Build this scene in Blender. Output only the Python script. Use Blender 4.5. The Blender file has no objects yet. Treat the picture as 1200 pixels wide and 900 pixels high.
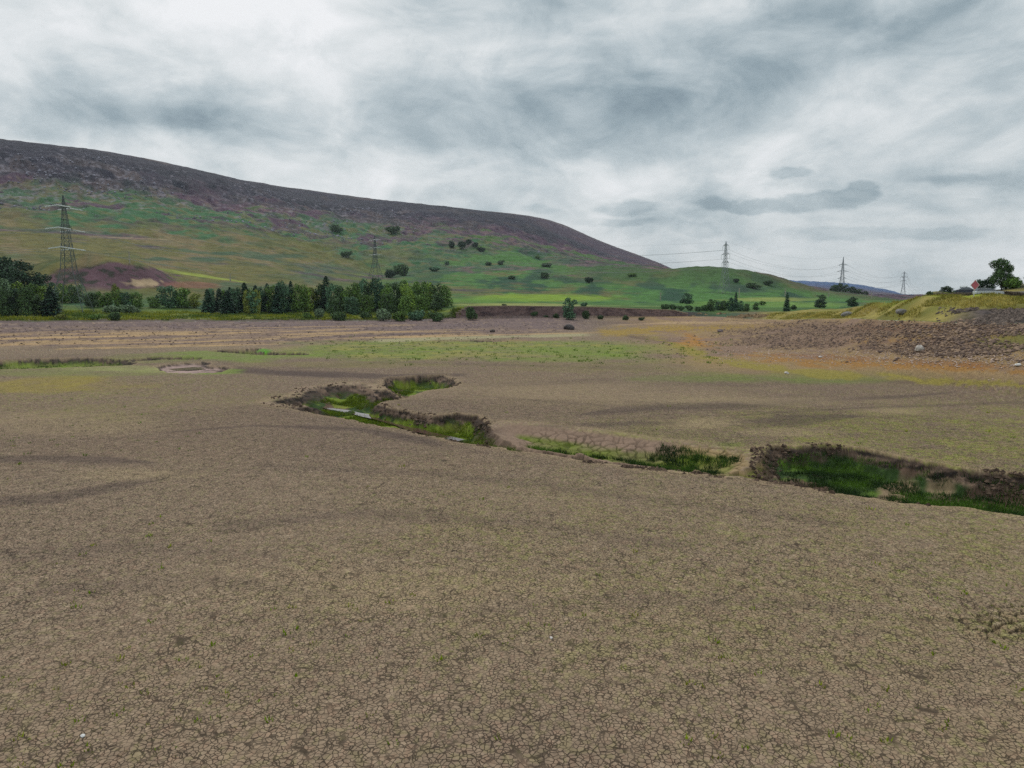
import bpy, math, random
import numpy as np
from mathutils import Vector, Matrix

R = math.radians
rng = np.random.default_rng(7)
random.seed(7)
S = bpy.context.scene
COL = S.collection

# ------------------------------------------------------------------ camera maths
CAMH = 12.0
F = 832.0
PITCH = math.atan(107 / 832.0)
CP, SP = math.cos(PITCH), math.sin(PITCH)

def ray(px, py):
    px = np.asarray(px, float); py = np.asarray(py, float)
    a = (px - 600) / F; b = (450 - py) / F
    return a, CP + b * SP, -SP + b * CP          # world x, y, z

def uv_of(x, y, z):
    """static map coordinates of a ground point"""
    dz = z - CAMH
    fw = np.maximum(y * CP - dz * SP, 0.5)
    up = y * SP + dz * CP
    return 600 + F * x / fw, 450 - F * up / fw

def g0(px, py, z=0.0):
    dx, dy, dz = ray(px, py)
    t = (z - CAMH) / dz
    return dx * t, dy * t

# ------------------------------------------------------------------ noise in numpy
_TAB = np.random.default_rng(1234).random(1 << 20, dtype=np.float32)
def _hash(ix, iy, s):
    sx = (s * 7919 + 13) & 1023; sy = (s * 104729 + 71) & 1023
    return _TAB[((ix + sx) & 1023) | (((iy + sy) & 1023) << 10)]

def vn(x, y, s=0):
    fx = np.floor(x); fy = np.floor(y)
    tx = (x - fx).astype(np.float32); ty = (y - fy).astype(np.float32)
    sx = (s * 7919 + 13) & 1023; sy = (s * 104729 + 71) & 1023
    ix = (fx.astype(np.int32) + sx) & 1023; iy = (fy.astype(np.int32) + sy) & 1023
    ix1 = (ix + 1) & 1023; jy = iy << 10; jy1 = ((iy + 1) & 1023) << 10
    tx = tx * tx * (3 - 2 * tx); ty = ty * ty * (3 - 2 * ty)
    a = _TAB[ix | jy]; b = _TAB[ix1 | jy]; c = _TAB[ix | jy1]; d = _TAB[ix1 | jy1]
    a = a + (b - a) * tx; c = c + (d - c) * tx
    return a + (c - a) * ty

def fbm(x, y, wl, oct=4, s=0, gain=0.5):
    """roughly -1..1, wl = wavelength in metres"""
    x = x / wl; y = y / wl
    r = 0; a = 1; t = 0
    for i in range(oct):
        r = r + a * (vn(x, y, s + i * 17) * 2 - 1); t += a
        x, y = 1.83 * x + 0.71 * y + 5.3, -0.71 * x + 1.83 * y + 9.1
        a *= gain
    return r / t * 1.6

def ss(a, b, x):
    t = np.clip((x - a) / (b - a), 0, 1)
    return t * t * (3 - 2 * t)

def voronoi(x, y, cell, s):
    """distance to the nearest cell border (metres) and a random id per cell"""
    x = x / cell; y = y / cell
    ix = np.floor(x).astype(np.int32); iy = np.floor(y).astype(np.int32)
    f1 = np.full(x.shape, 9.0, np.float32); f2 = f1.copy()
    cid = np.zeros(x.shape, np.float32)
    for dx in (-1, 0, 1):
        for dy in (-1, 0, 1):
            jx = ix + dx; jy = iy + dy
            px = jx + 0.02 + 0.96 * _hash(jx, jy, s); py = jy + 0.02 + 0.96 * _hash(jx, jy, s + 5)
            d = np.hypot(px - x, py - y).astype(np.float32)
            m = d < f1
            f2 = np.where(m, f1, np.minimum(f2, d))
            cid = np.where(m, _hash(jx, jy, s + 9), cid)
            f1 = np.where(m, d, f1)
    return (f2 - f1) * 0.5 * cell, cid

# ------------------------------------------------------------------ terrain from contour lines
SKY = [(0,162),(60,168),(120,176),(180,187),(230,198),(280,210),(300,213),(340,219),(400,227),(450,234),(520,241),
       (580,248),(610,251),(640,256),(660,262),(680,271),(700,280),(720,288),(750,299),(775,309),(790,316),(810,325),(840,333),(900,343),(1000,347),(1200,347)]
def sky_y(x): return float(np.interp(x, [p[0] for p in SKY], [p[1] for p in SKY]))
L = []
L.append([(0,412,0),(150,409,0),(300,405,0),(500,394,0),(600,392,0),(700,388,0),(760,386,0),(800,392,0),(850,410,0),(900,420,0),(1000,434,0),(1100,450,0),(1200,466,0)])
L.append([(0,378,236),(300,377,242),(480,376,258),(535,374,268),(600,372,272),(700,372,282),(790,371,298),(840,371,290),(880,374,262),(920,375,225),(950,374,200),(1000,373,172),(1040,375,150),(1080,376,136),(1120,378,128),(1200,379,124)])
L.append([(0,367,285),(75,366,300),(300,367,300),(480,368,285),(530,364,274),(536,359,270),(600,359.5,274),(700,361,284),(790,365,302),(840,366,310),(880,367,290),(920,368,245),(950,365,222),(985,364,205),(1020,355,184),(1050,352,168),(1080,350,158),(1120,348,151),(1160,347.5,147),(1200,349,144)])
L.append([(0,345,380),(100,347,370),(240,352,370),(400,352,370),(540,354,330),(660,356,345),(790,360,350),(880,361,400),(950,360,430),(985,361,330),(1020,362,240),(1060,356,200),(1075,350,172),(1090,346.6,163),(1120,345.8,160),(1160,345,158),(1200,344,156)])
L.append([(0,300,520),(150,308,520),(250,325,520),(330,330,520),(400,337,520),(540,345,520),(700,350,520),(850,352,560),(950,354,620),(1000,356,620),(1060,358,600),(1074,356,400),(1090,344.5,200),(1120,343,180),(1150,342,178),(1180,338,172),(1200,332.5,168),(1300,315,168)])
L.append([(0,270,820),(150,279,820),(300,291,820),(440,322,820),(560,318,820),(640,315,850),(700,313,900),(760,312,950),(790,315,960),(840,318,960),(870,319,960),(905,323.5,960),(930,331,950),(950,337,950),(985,342,950),(1020,347,950),(1060,352,950),(1090,352,500),(1200,350,300)])
L.append([(0,222,1120),(150,230,1140),(300,246,1180),(400,258,1220),(500,264,1260),(600,276,1320),(700,302,1400),(780,317,1400),(850,331,1250),(920,341,1200),(1000,349,1200),(1200,352,1200)])
L.append([(0,165,1290),(100,176,1300),(230,201,1340),(290,214,1380),(340,229,1400),(390,238,1430),(450,241,1470),(520,245,1530),(600,254,1560),(640,270,1580),(700,294,1620),(745,308,1640),(780,316,1650),(850,335,1650),(920,344,1600),(1200,350,1600)])
L.append([(x, y, 1380 + 0.85 * min(x, 780)) for x, y in SKY])
L.append([(x, sky_y(x) + (343 - sky_y(x)) * 0.35 + (2 if x > 850 else 0), 2900) for x, y in SKY])
L.append([(0,300,5000),(700,330,5000),(860,327,5000),(925,328,5000),(985,331,5000),(1010,334,5000),(1030,337.5,5000),(1050,342,5000),(1062,347,5000),(1080,351,5000),(1200,349,5000)])
L.append([(0,338,6600),(1200,346,6600)])
NK = len(L)
AZT = np.radians(np.linspace(-62, 62, 1241))
RT = np.exp(np.linspace(math.log(60), math.log(9500), 1500))
DK = np.zeros((NK, len(AZT))); ZK = np.zeros((NK, len(AZT)))
for k, pts in enumerate(L):
    px = np.array([p[0] for p in pts], float); py = np.array([p[1] for p in pts], float)
    dx, dy, dz = ray(px, py); az = np.arctan2(dx, dy); te = dz / np.hypot(dx, dy)
    d = np.array([p[2] for p in pts], float)
    if k == 0: d = -CAMH / te
    z = CAMH + d * te
    DK[k] = np.interp(AZT, az, d); ZK[k] = np.interp(AZT, az, z)
def smooth(a, n, axis):
    if n < 1: return a
    pad = [(0, 0)] * a.ndim; pad[axis] = (n, n)
    b = np.pad(a, pad, mode='edge'); c = 0
    w = np.hanning(2 * n + 3)[1:-1]; w /= w.sum()
    for i in range(2 * n + 1):
        sl = [slice(None)] * a.ndim; sl[axis] = slice(i, i + a.shape[axis])
        c = c + w[i] * b[tuple(sl)]
    return c
DK = smooth(DK, 5, 1); ZK = smooth(ZK, 5, 1)
ZT = np.zeros((len(AZT), len(RT))); TT = np.zeros_like(ZT)
for i in range(len(AZT)):
    ZT[i] = np.interp(RT, DK[:, i], ZK[:, i])
    TT[i] = np.interp(RT, DK[:, i], np.arange(NK))
# smooth more far away than near
Zs = smooth(ZT, 12, 1); Zn = smooth(ZT, 2, 1)
w = ss(300, 460, RT)[None, :]
ZT = Zn * (1 - w) + Zs * w

def tab(T, x, y):
    az = np.arctan2(x, y); r = np.maximum(np.hypot(x, y), 60.01)
    wrap = np.abs(az) > AZT[-1]
    f = np.where(az >= 0, (math.pi * 2 - AZT[-1] - az), 0)
    a = (np.clip(az, AZT[0], AZT[-1]) - AZT[0]) / (AZT[1] - AZT[0])
    b = np.clip(np.log(r / 60) / (math.log(9500 / 60) / (len(RT) - 1)), 0, len(RT) - 1.001)
    i = np.minimum(a.astype(int), len(AZT) - 2); j = b.astype(int); fa = a - i; fb = b - j
    v = (T[i, j] * (1 - fa) + T[i + 1, j] * fa) * (1 - fb) + (T[i, j + 1] * (1 - fa) + T[i + 1, j + 1] * fa) * fb
    if wrap.any():                                   # behind the viewer: blend the two edge profiles
        w_ = np.where(az >= 0, 0.5 - 0.5 * (math.pi - az) / (math.pi - AZT[-1]), 0.5 - 0.5 * (math.pi + az) / (math.pi - AZT[-1]))
        w_ = np.clip(w_, 0, 0.5)
        o = np.where(az >= 0, 0, len(AZT) - 1)
        v2 = T[o, j] * (1 - fb) + T[o, j + 1] * fb
        v = np.where(wrap, v * (1 - w_) + v2 * w_, v)
    return v

# ------------------------------------------------------------------ channels cut in the lake bed
def pdist(x, y, poly):
    """signed distance to polygon, positive inside"""
    P = np.asarray(poly, float); n = len(P)
    d = np.full(x.shape, 1e9); ins = np.zeros(x.shape, bool)
    for i in range(n):
        ax, ay = P[i]; bx, by = P[(i + 1) % n]
        ex, ey = bx - ax, by - ay
        t = np.clip(((x - ax) * ex + (y - ay) * ey) / (ex * ex + ey * ey + 1e-9), 0, 1)
        d = np.minimum(d, np.hypot(x - ax - t * ex, y - ay - t * ey))
        c = (ay > y) != (by > y)
        with np.errstate(divide='ignore', invalid='ignore'):
            ins ^= c & (x < (bx - ax) * (y - ay) / (by - ay + 1e-12) + ax)
    return np.where(ins, d, -d)

def wpoly(pts): return [tuple(float(q) for q in g0(a, b)) for a, b in pts]
CH = [  # polygon in map coordinates, depth, wall width, rim wobble
    (wpoly([(345,478),(375,473),(405,470),(430,464),(452,455),(466,461),(470,466),(455,470),(445,473),(480,482),(508,486),
      (535,484),(560,486),(570,497),(592,511),(640,521),(700,530),(760,540),(820,546),(872,550),(886,546),(893,532),(905,523),(950,521),(1000,524),(1045,533),
      (1090,541),(1150,550),(1210,557),(1330,575),(1330,625),(1200,603),(1050,586),(940,572),(860,561),(780,553),(700,543),(620,531),(560,521),(520,515),
      (470,504),(420,494),(385,488),(350,481),(320,475)]), 1.5, 1.5, 0.6),
    (wpoly([(446,447),(455,442),(480,440),(522,439),(536,444),(537,451),(524,455),(500,459),(478,465),(466,464),(452,456)]), 1.7, 1.9, 0.5),
    (wpoly([(590,493),(640,496),(720,505),(800,516),(870,526),(900,532),(900,562),(860,561),(780,553),(700,543),(620,530),(575,520),(560,503)]), 0.95, 5.0, 0.3),
    (wpoly([(300,472),(330,465),(352,456),(372,451),(395,448),(425,448),(448,453),(462,460),(466,466),(440,478),(400,484),(360,481),(330,477)]), 1.6, 5.5, 1.0),
    (wpoly([(-200,426),(-60,423),(0,421.5),(60,419.5),(120,419),(155,422),(165,425),(150,428.5),(60,431),(0,433),(-200,440)]), 1.5, 2.6, 0.8),
    (wpoly([(150,420),(185,418),(240,418.5),(236,421.5),(190,421.5),(150,424)]), 0.9, 1.4, 0.5),
    (wpoly([(178,430),(200,426),(240,423.5),(250,425),(243,428),(252,430),(262,429),(273,431),(262,437),(228,438.5),(195,437.5)]), 0.48, 1.0, 0.3),
    (wpoly([(240,411),(262,409.5),(300,408),(310,407),(300,411),(330,412.5),(366,413.5),(362,416),(300,416.5),(288,414.5),(262,412.5)]), 1.2, 1.6, 0.5),
    (wpoly([(520,399.5),(600,397.5),(655,397),(640,398.8),(560,400.6)]), 0.8, 2.2, 0.6),
]
CHB = []
for P, dep, ww, wob in CH:
    a = np.array(P); CHB.append((a[:, 0].min() - 8, a[:, 0].max() + 8, a[:, 1].min() - 8, a[:, 1].max() + 8))

def channels(x, y, full=False):
    sh = x.shape; x = x.ravel(); y = y.ravel()
    z = np.zeros(x.shape); ins = np.full(x.shape, -9.0)
    for (P, dep, ww, wob), bb in zip(CH, CHB):
        m = np.nonzero((x > bb[0]) & (x < bb[1]) & (y > bb[2]) & (y < bb[3]))[0]
        if not len(m): continue
        xs, ys = x[m], y[m]
        d = pdist(xs, ys, P) + wob * fbm(xs, ys, 3.2, 3, 31) * 0.8 + wob * 0.4 * fbm(xs, ys, 0.8, 2, 37) - wob * 0.25
        q = np.clip(d / ww, 0, 1)
        lk = (1.0 if dep > 0.6 else 0.2) if ww < 3 else (0.6 if dep > 1.2 else 0.0)
        prof = q ** 0.75 * (1 - 0.12 * (1 - q)) if ww < 3 else ss(0, 1, q)
        prof = prof - 0.12 * lk * ss(0.1, 0.5, q) * ss(1.0, 0.6, q) * (fbm(xs, ys, 1.1, 3, 41) + 0.4)
        lump = lk * (0.20 * fbm(xs, ys, 0.9, 3, 47) + 0.12 * fbm(xs, ys, 0.35, 2, 49)) * ss(0.0, 0.3, q) * ss(1.25, 0.7, q)
        floor = (0.16 * fbm(xs, ys, 3.5, 3, 43) + 0.30 * np.maximum(fbm(xs, ys, 2.3, 3, 45) - 0.15, 0) * (xs > 5)) * ss(0.8, 2.2, d) + lump
        zz = -dep * prof + floor
        # rounded shoulder outside
        z[m] = np.minimum(z[m], np.where(d > 0, zz, 0))
        ins[m] = np.maximum(ins[m], d)
    return z.reshape(sh), ins.reshape(sh)

def relief(x, y, t):
    az = np.arctan2(x, y); r = np.hypot(x, y)
    k = np.arange(0, NK + 0.0)
    amp = lambda vals: np.interp(t, np.arange(len(vals)) * 0.5, vals)
    #          t=0   .5   1   1.5  2    2.5  3    3.5  4    4.5  5    5.5  6    6.5  7    7.5  8    8.5  9
    A = amp([0.06, 0.12, 0.1, 0.3, 0.25, 0.5, 0.5, 0.9, 1.4, 2.2, 3.2, 6.5, 8.0, 8.5, 3.0, 3.5, 1.2, 6, 10, 8, 5, 5, 5])
    n = fbm(x, y, 75, 5, 51) * 0.6
    az2 = az * 500
    g = 1 - np.abs(fbm(az2, r * 0.22 + 0 * az2, 28, 3, 57))        # gullies running down the slope
    z = A * (n + 0.35 * (g - 0.6))
    z = z + A * 0.4 * fbm(x, y, 14, 4, 63) * ss(2.2, 3.2, t)
    # lumpy grass mounds of the right bank
    wr = ss(R(17), R(24), az) * ss(1.02, 1.5, t) * ss(3.2, 2.1, t)
    m = fbm(x + 3, y * 0.7, 15, 3, 71)
    z = z + wr * (1.5 * np.maximum(m, -0.5) * ss(2.3, 1.7, t) + 0.25 * fbm(x, y, 3, 3, 73))
    # moorland knoll on the left and dark slopes inside the valley
    for (cx, cd, ra, rr, h) in ((108, 425, 22, 30, 6.5), (150, 428, 20, 26, 5.0), (180, 432, 14, 22, 3.5), (75, 440, 24, 30, 5.0), (868, 800, 75, 60, 9), (800, 760, 60, 50, 7)):
        a0 = math.atan2(float(ray(cx, 343)[0]), float(ray(cx, 343)[1]))
        q = ((az - a0) * cd / ra) ** 2 + ((r - cd) / rr) ** 2
        z = z + h * np.exp(-q ** 1.3)
    return z

def lake_und(x, y):
    r = np.hypot(x, y)
    return (0.10 * fbm(x, y * 1.6, 26, 3, 81) + 0.03 * fbm(x, y, 5, 3, 83)) * ss(6, 20, r)

def Zfull(x, y):
    t = tab(TT, x, y)
    z = tab(ZT, x, y) + relief(x, y, t) * ss(0.0, 0.6, t)
    c, _ = channels(x, y)
    return z + (lake_und(x, y)) * ss(1.0, 0.0, t) + c

RS = np.concatenate([np.linspace(12, 340, 2400), np.exp(np.linspace(math.log(340.1), math.log(2300), 1500))])
def hit(px, py, rmin=0):
    """first ground point seen in a direction; far rays that miss return the ridge"""
    dx, dy, dz = [float(v) for v in ray(px, py)]
    n = math.hypot(dx, dy); dx /= n; dy /= n; te = dz / n
    rs = RS[RS >= rmin]
    x, y = dx * rs, dy * rs
    z = Zfull(x, y)
    below = (CAMH + rs * te) < z
    i = int(np.argmax(below)) if below.any() else int(np.argmin(CAMH + rs * te - z))
    return x[i], y[i], z[i]
def ground_at(px, d):
    dx, dy, _ = [float(v) for v in ray(px, 360)]
    n = math.hypot(dx, dy); x = dx / n * d; y = dy / n * d
    return x, y, float(Zfull(np.array([x]), np.array([y]))[0])
def gz(x, y): return float(Zfull(np.array([float(x)]), np.array([float(y)]))[0])

# ------------------------------------------------------------------ tagging and mesh helpers
def tag(o, label=None, cat=None, group=None, kind=None):
    if label: o['label'] = label
    if cat: o['category'] = cat
    if group: o['group'] = group
    if kind: o['kind'] = kind
    return o
def empty(name, loc=(0, 0, 0), rz=0.0):
    o = bpy.data.objects.new(name, None); COL.objects.link(o)
    o.location = loc; o.rotation_euler = (0, 0, rz); o.empty_display_size = 0.3
    return o
def npmesh(name, V, Fq, cols=None, mat=None, smoothf=True):
    me = bpy.data.meshes.new(name)
    V = np.ascontiguousarray(V, np.float32); Fq = np.ascontiguousarray(Fq, np.int32)
    k = Fq.shape[1]
    me.vertices.add(len(V)); me.vertices.foreach_set('co', V.ravel())
    me.loops.add(Fq.size); me.loops.foreach_set('vertex_index', Fq.ravel())
    me.polygons.add(len(Fq)); me.polygons.foreach_set('loop_start', np.arange(0, Fq.size, k, dtype=np.int32))
    me.polygons.foreach_set('use_smooth', np.full(len(Fq), smoothf))
    me.update(calc_edges=True)
    if cols is not None:
        a = me.color_attributes.new('Col', 'FLOAT_COLOR', 'POINT')
        c = np.ones((len(V), 4), np.float32); c[:, :3] = cols
        a.data.foreach_set('color', c.ravel())
    if mat: me.materials.append(mat)
    return me
def npobj(name, V, Fq, cols=None, mat=None, parent=None, smoothf=True):
    o = bpy.data.objects.new(name, npmesh(name, V, Fq, cols, mat, smoothf)); COL.objects.link(o)
    if parent: o.parent = parent
    return o

class MB:
    def __init__(s): s.v = []; s.f = []
    def add(s, vs, fs):
        n = len(s.v); s.v += [tuple(v) for v in vs]; s.f += [tuple(i + n for i in f) for f in fs]
    def box(s, c, size, rz=0.0):
        x, y, z = [q / 2 for q in size]; ca, sa = math.cos(rz), math.sin(rz)
        vs = []
        for dx, dy, dz in ((-x,-y,-z),(x,-y,-z),(x,y,-z),(-x,y,-z),(-x,-y,z),(x,-y,z),(x,y,z),(-x,y,z)):
            vs.append((c[0] + dx * ca - dy * sa, c[1] + dx * sa + dy * ca, c[2] + dz))
        s.add(vs, [(0,3,2,1),(4,5,6,7),(0,1,5,4),(1,2,6,5),(2,3,7,6),(3,0,4,7)])
    def bar(s, a, b, w, w2=None, n=4):
        a = Vector(a); b = Vector(b); d = (b - a)
        if d.length < 1e-6: return
        d.normalize(); u = d.orthogonal().normalized(); v = d.cross(u)
        w2 = w if w2 is None else w2; vs = []
        for p, ww in ((a, w), (b, w2)):
            for i in range(n):
                t = 2 * math.pi * (i + 0.5) / n
                vs.append(p + (u * math.cos(t) + v * math.sin(t)) * ww * 0.5)
        fs = [(i, (i + 1) % n, n + (i + 1) % n, n + i) for i in range(n)]
        fs += [tuple(range(n))[::-1], tuple(range(n, 2 * n))]
        s.add(vs, fs)
    def tube(s, pts, w, n=5):
        for a, b in zip(pts[:-1], pts[1:]): s.bar(a, b, w, w, n)
    def mesh(s, name, mat, smoothf=False):
        me = bpy.data.meshes.new(name); me.from_pydata(s.v, [], s.f); me.update()
        if mat: me.materials.append(mat)
        if smoothf: me.polygons.foreach_set('use_smooth', [True] * len(me.polygons))
        return me
    def build(s, name, mat, parent=None, smoothf=False):
        o = bpy.data.objects.new(name, s.mesh(name, mat, smoothf)); COL.objects.link(o)
        if parent: o.parent = parent
        return o

# ------------------------------------------------------------------ colours
E = 0.83                                            # light that a level surface receives here
def lin(r, g, b):
    c = np.array([r, g, b], float) / 255
    return np.where(c <= 0.04045, c / 12.92, ((c + 0.055) / 1.055) ** 2.4)
def C(r, g, b, k=1.0):
    c = lin(r, g, b) / E * k
    m_ = float(c @ np.array([.3, .55, .15]))
    return np.clip(m_ + (c - m_) * 1.16, 0.003, 0.85)
def mix(a, b, w): return a * (1 - w[..., None]) + b * w[..., None]

# ------------------------------------------------------------------ materials
def newmat(name, rough=0.9, spec=0.2):
    m = bpy.data.materials.new(name); m.use_nodes = True
    b = m.node_tree.nodes['Principled BSDF']
    b.inputs['Roughness'].default_value = rough; b.inputs['Specular IOR Level'].default_value = spec
    return m, m.node_tree.nodes, m.node_tree.links, b
def solid(name, c, rough=0.6, metal=0.0, var=0.12, scale=3.0, spec=0.4):
    m, n, l, b = newmat(name, rough, spec)
    t = n.new('ShaderNodeTexNoise'); t.inputs['Scale'].default_value = scale; t.inputs['Detail'].default_value = 5
    tc = n.new('ShaderNodeTexCoord'); l.new(tc.outputs['Object'], t.inputs['Vector'])
    r = n.new('ShaderNodeValToRGB'); r.color_ramp.elements[0].position = 0.3; r.color_ramp.elements[1].position = 0.7
    r.color_ramp.elements[0].color = (*[v * (1 - var) for v in c], 1); r.color_ramp.elements[1].color = (*[min(1, v * (1 + var)) for v in c], 1)
    l.new(t.outputs['Fac'], r.inputs['Fac']); l.new(r.outputs['Color'], b.inputs['Base Color'])
    b.inputs['Metallic'].default_value = metal
    return m
def vcol(name, scale, amount, bump=0.0, bdist=0.05, rough=0.95, scale2=None, spec=0.15):
    """attribute colour broken up by world-space noise"""
    m, n, l, b = newmat(name, rough, spec)
    at = n.new('ShaderNodeAttribute'); at.attribute_name = 'Col'
    geo = n.new('ShaderNodeNewGeometry')
    t = n.new('ShaderNodeTexNoise'); t.inputs['Scale'].default_value = scale; t.inputs['Detail'].default_value = 6; t.inputs['Roughness'].default_value = 0.65
    l.new(geo.outputs['Position'], t.inputs['Vector'])
    mr = n.new('ShaderNodeMapRange'); mr.inputs[1].default_value = 0.25; mr.inputs[2].default_value = 0.75
    mr.inputs[3].default_value = 1 - amount; mr.inputs[4].default_value = 1 + amount
    l.new(t.outputs['Fac'], mr.inputs[0])
    mx = n.new('ShaderNodeVectorMath'); mx.operation = 'SCALE'
    l.new(at.outputs['Color'], mx.inputs[0]); l.new(mr.outputs[0], mx.inputs['Scale'])
    l.new(mx.outputs[0], b.inputs['Base Color'])
    if bump:
        t2 = n.new('ShaderNodeTexNoise'); t2.inputs['Scale'].default_value = scale2 or scale; t2.inputs['Detail'].default_value = 8; t2.inputs['Roughness'].default_value = 0.7
        l.new(geo.outputs['Position'], t2.inputs['Vector'])
        bp = n.new('ShaderNodeBump'); bp.inputs['Strength'].default_value = bump; bp.inputs['Distance'].default_value = bdist
        l.new(t2.outputs['Fac'], bp.inputs['Height']); l.new(bp.outputs[0], b.inputs['Normal'])
    return m
def foliage(name):
    """colour comes from the object, varied per clump"""
    m, n, l, b = newmat(name, 0.75, 0.25)
    oi = n.new('ShaderNodeObjectInfo'); geo = n.new('ShaderNodeNewGeometry')
    t = n.new('ShaderNodeTexNoise'); t.inputs['Scale'].default_value = 0.9; t.inputs['Detail'].default_value = 3
    l.new(geo.outputs['Position'], t.inputs['Vector'])
    mr = n.new('ShaderNodeMapRange'); mr.inputs[1].default_value = 0.3; mr.inputs[2].default_value = 0.7; mr.inputs[3].default_value = 0.6; mr.inputs[4].default_value = 1.5
    l.new(t.outputs['Fac'], mr.inputs[0])
    mr2 = n.new('ShaderNodeMapRange'); mr2.inputs[3].default_value = 0.6; mr2.inputs[4].default_value = 1.4
    l.new(geo.outputs['Random Per Island'], mr2.inputs[0])
    mu = n.new('ShaderNodeMath'); mu.operation = 'MULTIPLY'; l.new(mr.outputs[0], mu.inputs[0]); l.new(mr2.outputs[0], mu.inputs[1])
    mx = n.new('ShaderNodeVectorMath'); mx.operation = 'SCALE'
    l.new(oi.outputs['Color'], mx.inputs[0]); l.new(mu.outputs[0], mx.inputs['Scale'])
    l.new(mx.outputs[0], b.inputs['Base Color'])
    return m
M = {}
M['mud'] = vcol('cracked_mud', 3.0, 0.07, 0.25, 0.03, 0.95, 14.0)
def mud_cracks(m):
    """open shrinkage cracks between clay plates: their inner shade painted as dark colour, relief through bump"""
    n = m.node_tree.nodes; l = m.node_tree.links; b = n['Principled BSDF']
    src = b.inputs['Base Color'].links[0].from_socket; nrm = b.inputs['Normal'].links[0].from_socket
    geo = n.new('ShaderNodeNewGeometry'); ka = n.new('ShaderNodeAttribute'); ka.attribute_name = 'Crk'
    def mt(op, a, b_=None, clamp=False):
        q = n.new('ShaderNodeMath'); q.operation = op; q.use_clamp = clamp
        for i, v_ in enumerate((a, b_)):
            if v_ is None: continue
            if isinstance(v_, (int, float)): q.inputs[i].default_value = v_
            else: l.new(v_, q.inputs[i])
        return q.outputs[0]
    def warp(scale, amt):
        t = n.new('ShaderNodeTexNoise'); t.inputs['Scale'].default_value = scale; t.inputs['Detail'].default_value = 3; l.new(geo.outputs['Position'], t.inputs['Vector'])
        q = n.new('ShaderNodeVectorMath'); q.operation = 'MULTIPLY_ADD'; l.new(t.outputs['Color'], q.inputs[0]); q.inputs[1].default_value = (amt, amt, 0)
        f = n.new('ShaderNodeVectorMath'); f.operation = 'MULTIPLY'; l.new(geo.outputs['Position'], f.inputs[0]); f.inputs[1].default_value = (1, 1, 0)
        l.new(f.outputs[0], q.inputs[2]); return q.outputs[0]
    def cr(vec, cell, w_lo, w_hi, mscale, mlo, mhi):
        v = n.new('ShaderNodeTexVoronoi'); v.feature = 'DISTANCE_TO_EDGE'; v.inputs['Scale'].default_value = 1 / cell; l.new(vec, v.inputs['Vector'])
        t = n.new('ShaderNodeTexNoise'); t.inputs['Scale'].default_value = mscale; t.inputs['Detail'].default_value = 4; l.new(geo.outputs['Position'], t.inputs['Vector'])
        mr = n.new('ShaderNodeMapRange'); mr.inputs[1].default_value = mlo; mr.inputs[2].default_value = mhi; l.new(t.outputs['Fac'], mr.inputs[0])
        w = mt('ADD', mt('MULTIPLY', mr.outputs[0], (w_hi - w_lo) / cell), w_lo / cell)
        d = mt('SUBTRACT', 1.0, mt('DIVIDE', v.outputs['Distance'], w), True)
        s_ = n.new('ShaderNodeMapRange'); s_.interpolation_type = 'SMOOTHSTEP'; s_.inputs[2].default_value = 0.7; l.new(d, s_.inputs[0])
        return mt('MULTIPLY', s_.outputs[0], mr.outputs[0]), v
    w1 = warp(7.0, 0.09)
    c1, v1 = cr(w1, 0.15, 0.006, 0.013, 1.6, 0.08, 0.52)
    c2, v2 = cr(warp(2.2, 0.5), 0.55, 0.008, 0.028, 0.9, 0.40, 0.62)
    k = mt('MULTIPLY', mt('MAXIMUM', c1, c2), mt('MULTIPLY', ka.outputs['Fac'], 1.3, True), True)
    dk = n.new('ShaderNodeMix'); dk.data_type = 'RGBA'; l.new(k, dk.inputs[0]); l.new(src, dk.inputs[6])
    sc = n.new('ShaderNodeVectorMath'); sc.operation = 'SCALE'; sc.inputs['Scale'].default_value = 0.28; l.new(src, sc.inputs[0]); l.new(sc.outputs[0], dk.inputs[7])  # shade inside the fine cracks, painted as a darker base colour
    vc = n.new('ShaderNodeTexVoronoi'); vc.inputs['Scale'].default_value = 1 / 0.15; l.new(w1, vc.inputs['Vector'])
    sp = n.new('ShaderNodeSeparateColor'); l.new(vc.outputs['Color'], sp.inputs[0]); pm = n.new('ShaderNodeMapRange'); pm.inputs[3].default_value = 0.90; pm.inputs[4].default_value = 1.12; l.new(sp.outputs[0], pm.inputs[0])
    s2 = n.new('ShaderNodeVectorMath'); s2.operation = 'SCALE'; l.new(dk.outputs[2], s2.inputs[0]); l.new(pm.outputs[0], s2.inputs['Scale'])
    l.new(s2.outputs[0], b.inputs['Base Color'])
    bp = n.new('ShaderNodeBump'); bp.invert = True; bp.inputs['Strength'].default_value = 0.9; bp.inputs['Distance'].default_value = 0.03; l.new(k, bp.inputs['Height']); l.new(nrm, bp.inputs['Normal'])
    l.new(bp.outputs[0], b.inputs['Normal'])
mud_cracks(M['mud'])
M['hill'] = vcol('moor', 0.12, 0.22, 0.8, 1.2, 0.97, 0.22)
M['leaf'] = foliage('foliage')
M['bark'] = solid('bark', (0.06, 0.05, 0.04), 0.9)
M['steel'] = solid('galvanised_steel', (0.26, 0.29, 0.31), 0.6, 0.0)
M['steel_dark'] = solid('weathered_steel', (0.10, 0.125, 0.125), 0.6, 0.0)
M['glass_ins'] = solid('glass_insulator', (0.75, 0.80, 0.80), 0.3)
M['wire'] = solid('aluminium_wire', (0.24, 0.26, 0.28), 0.6, 0.0)
M['wood'] = solid('pole_wood', (0.36, 0.34, 0.26), 0.85)
M['stone'] = vcol('loose_stone', 2.0, 0.3, 0.5, 0.05)
M['grass'] = vcol('grass_blades', 1.0, 0.3, 0, 0, 0.7)

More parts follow.
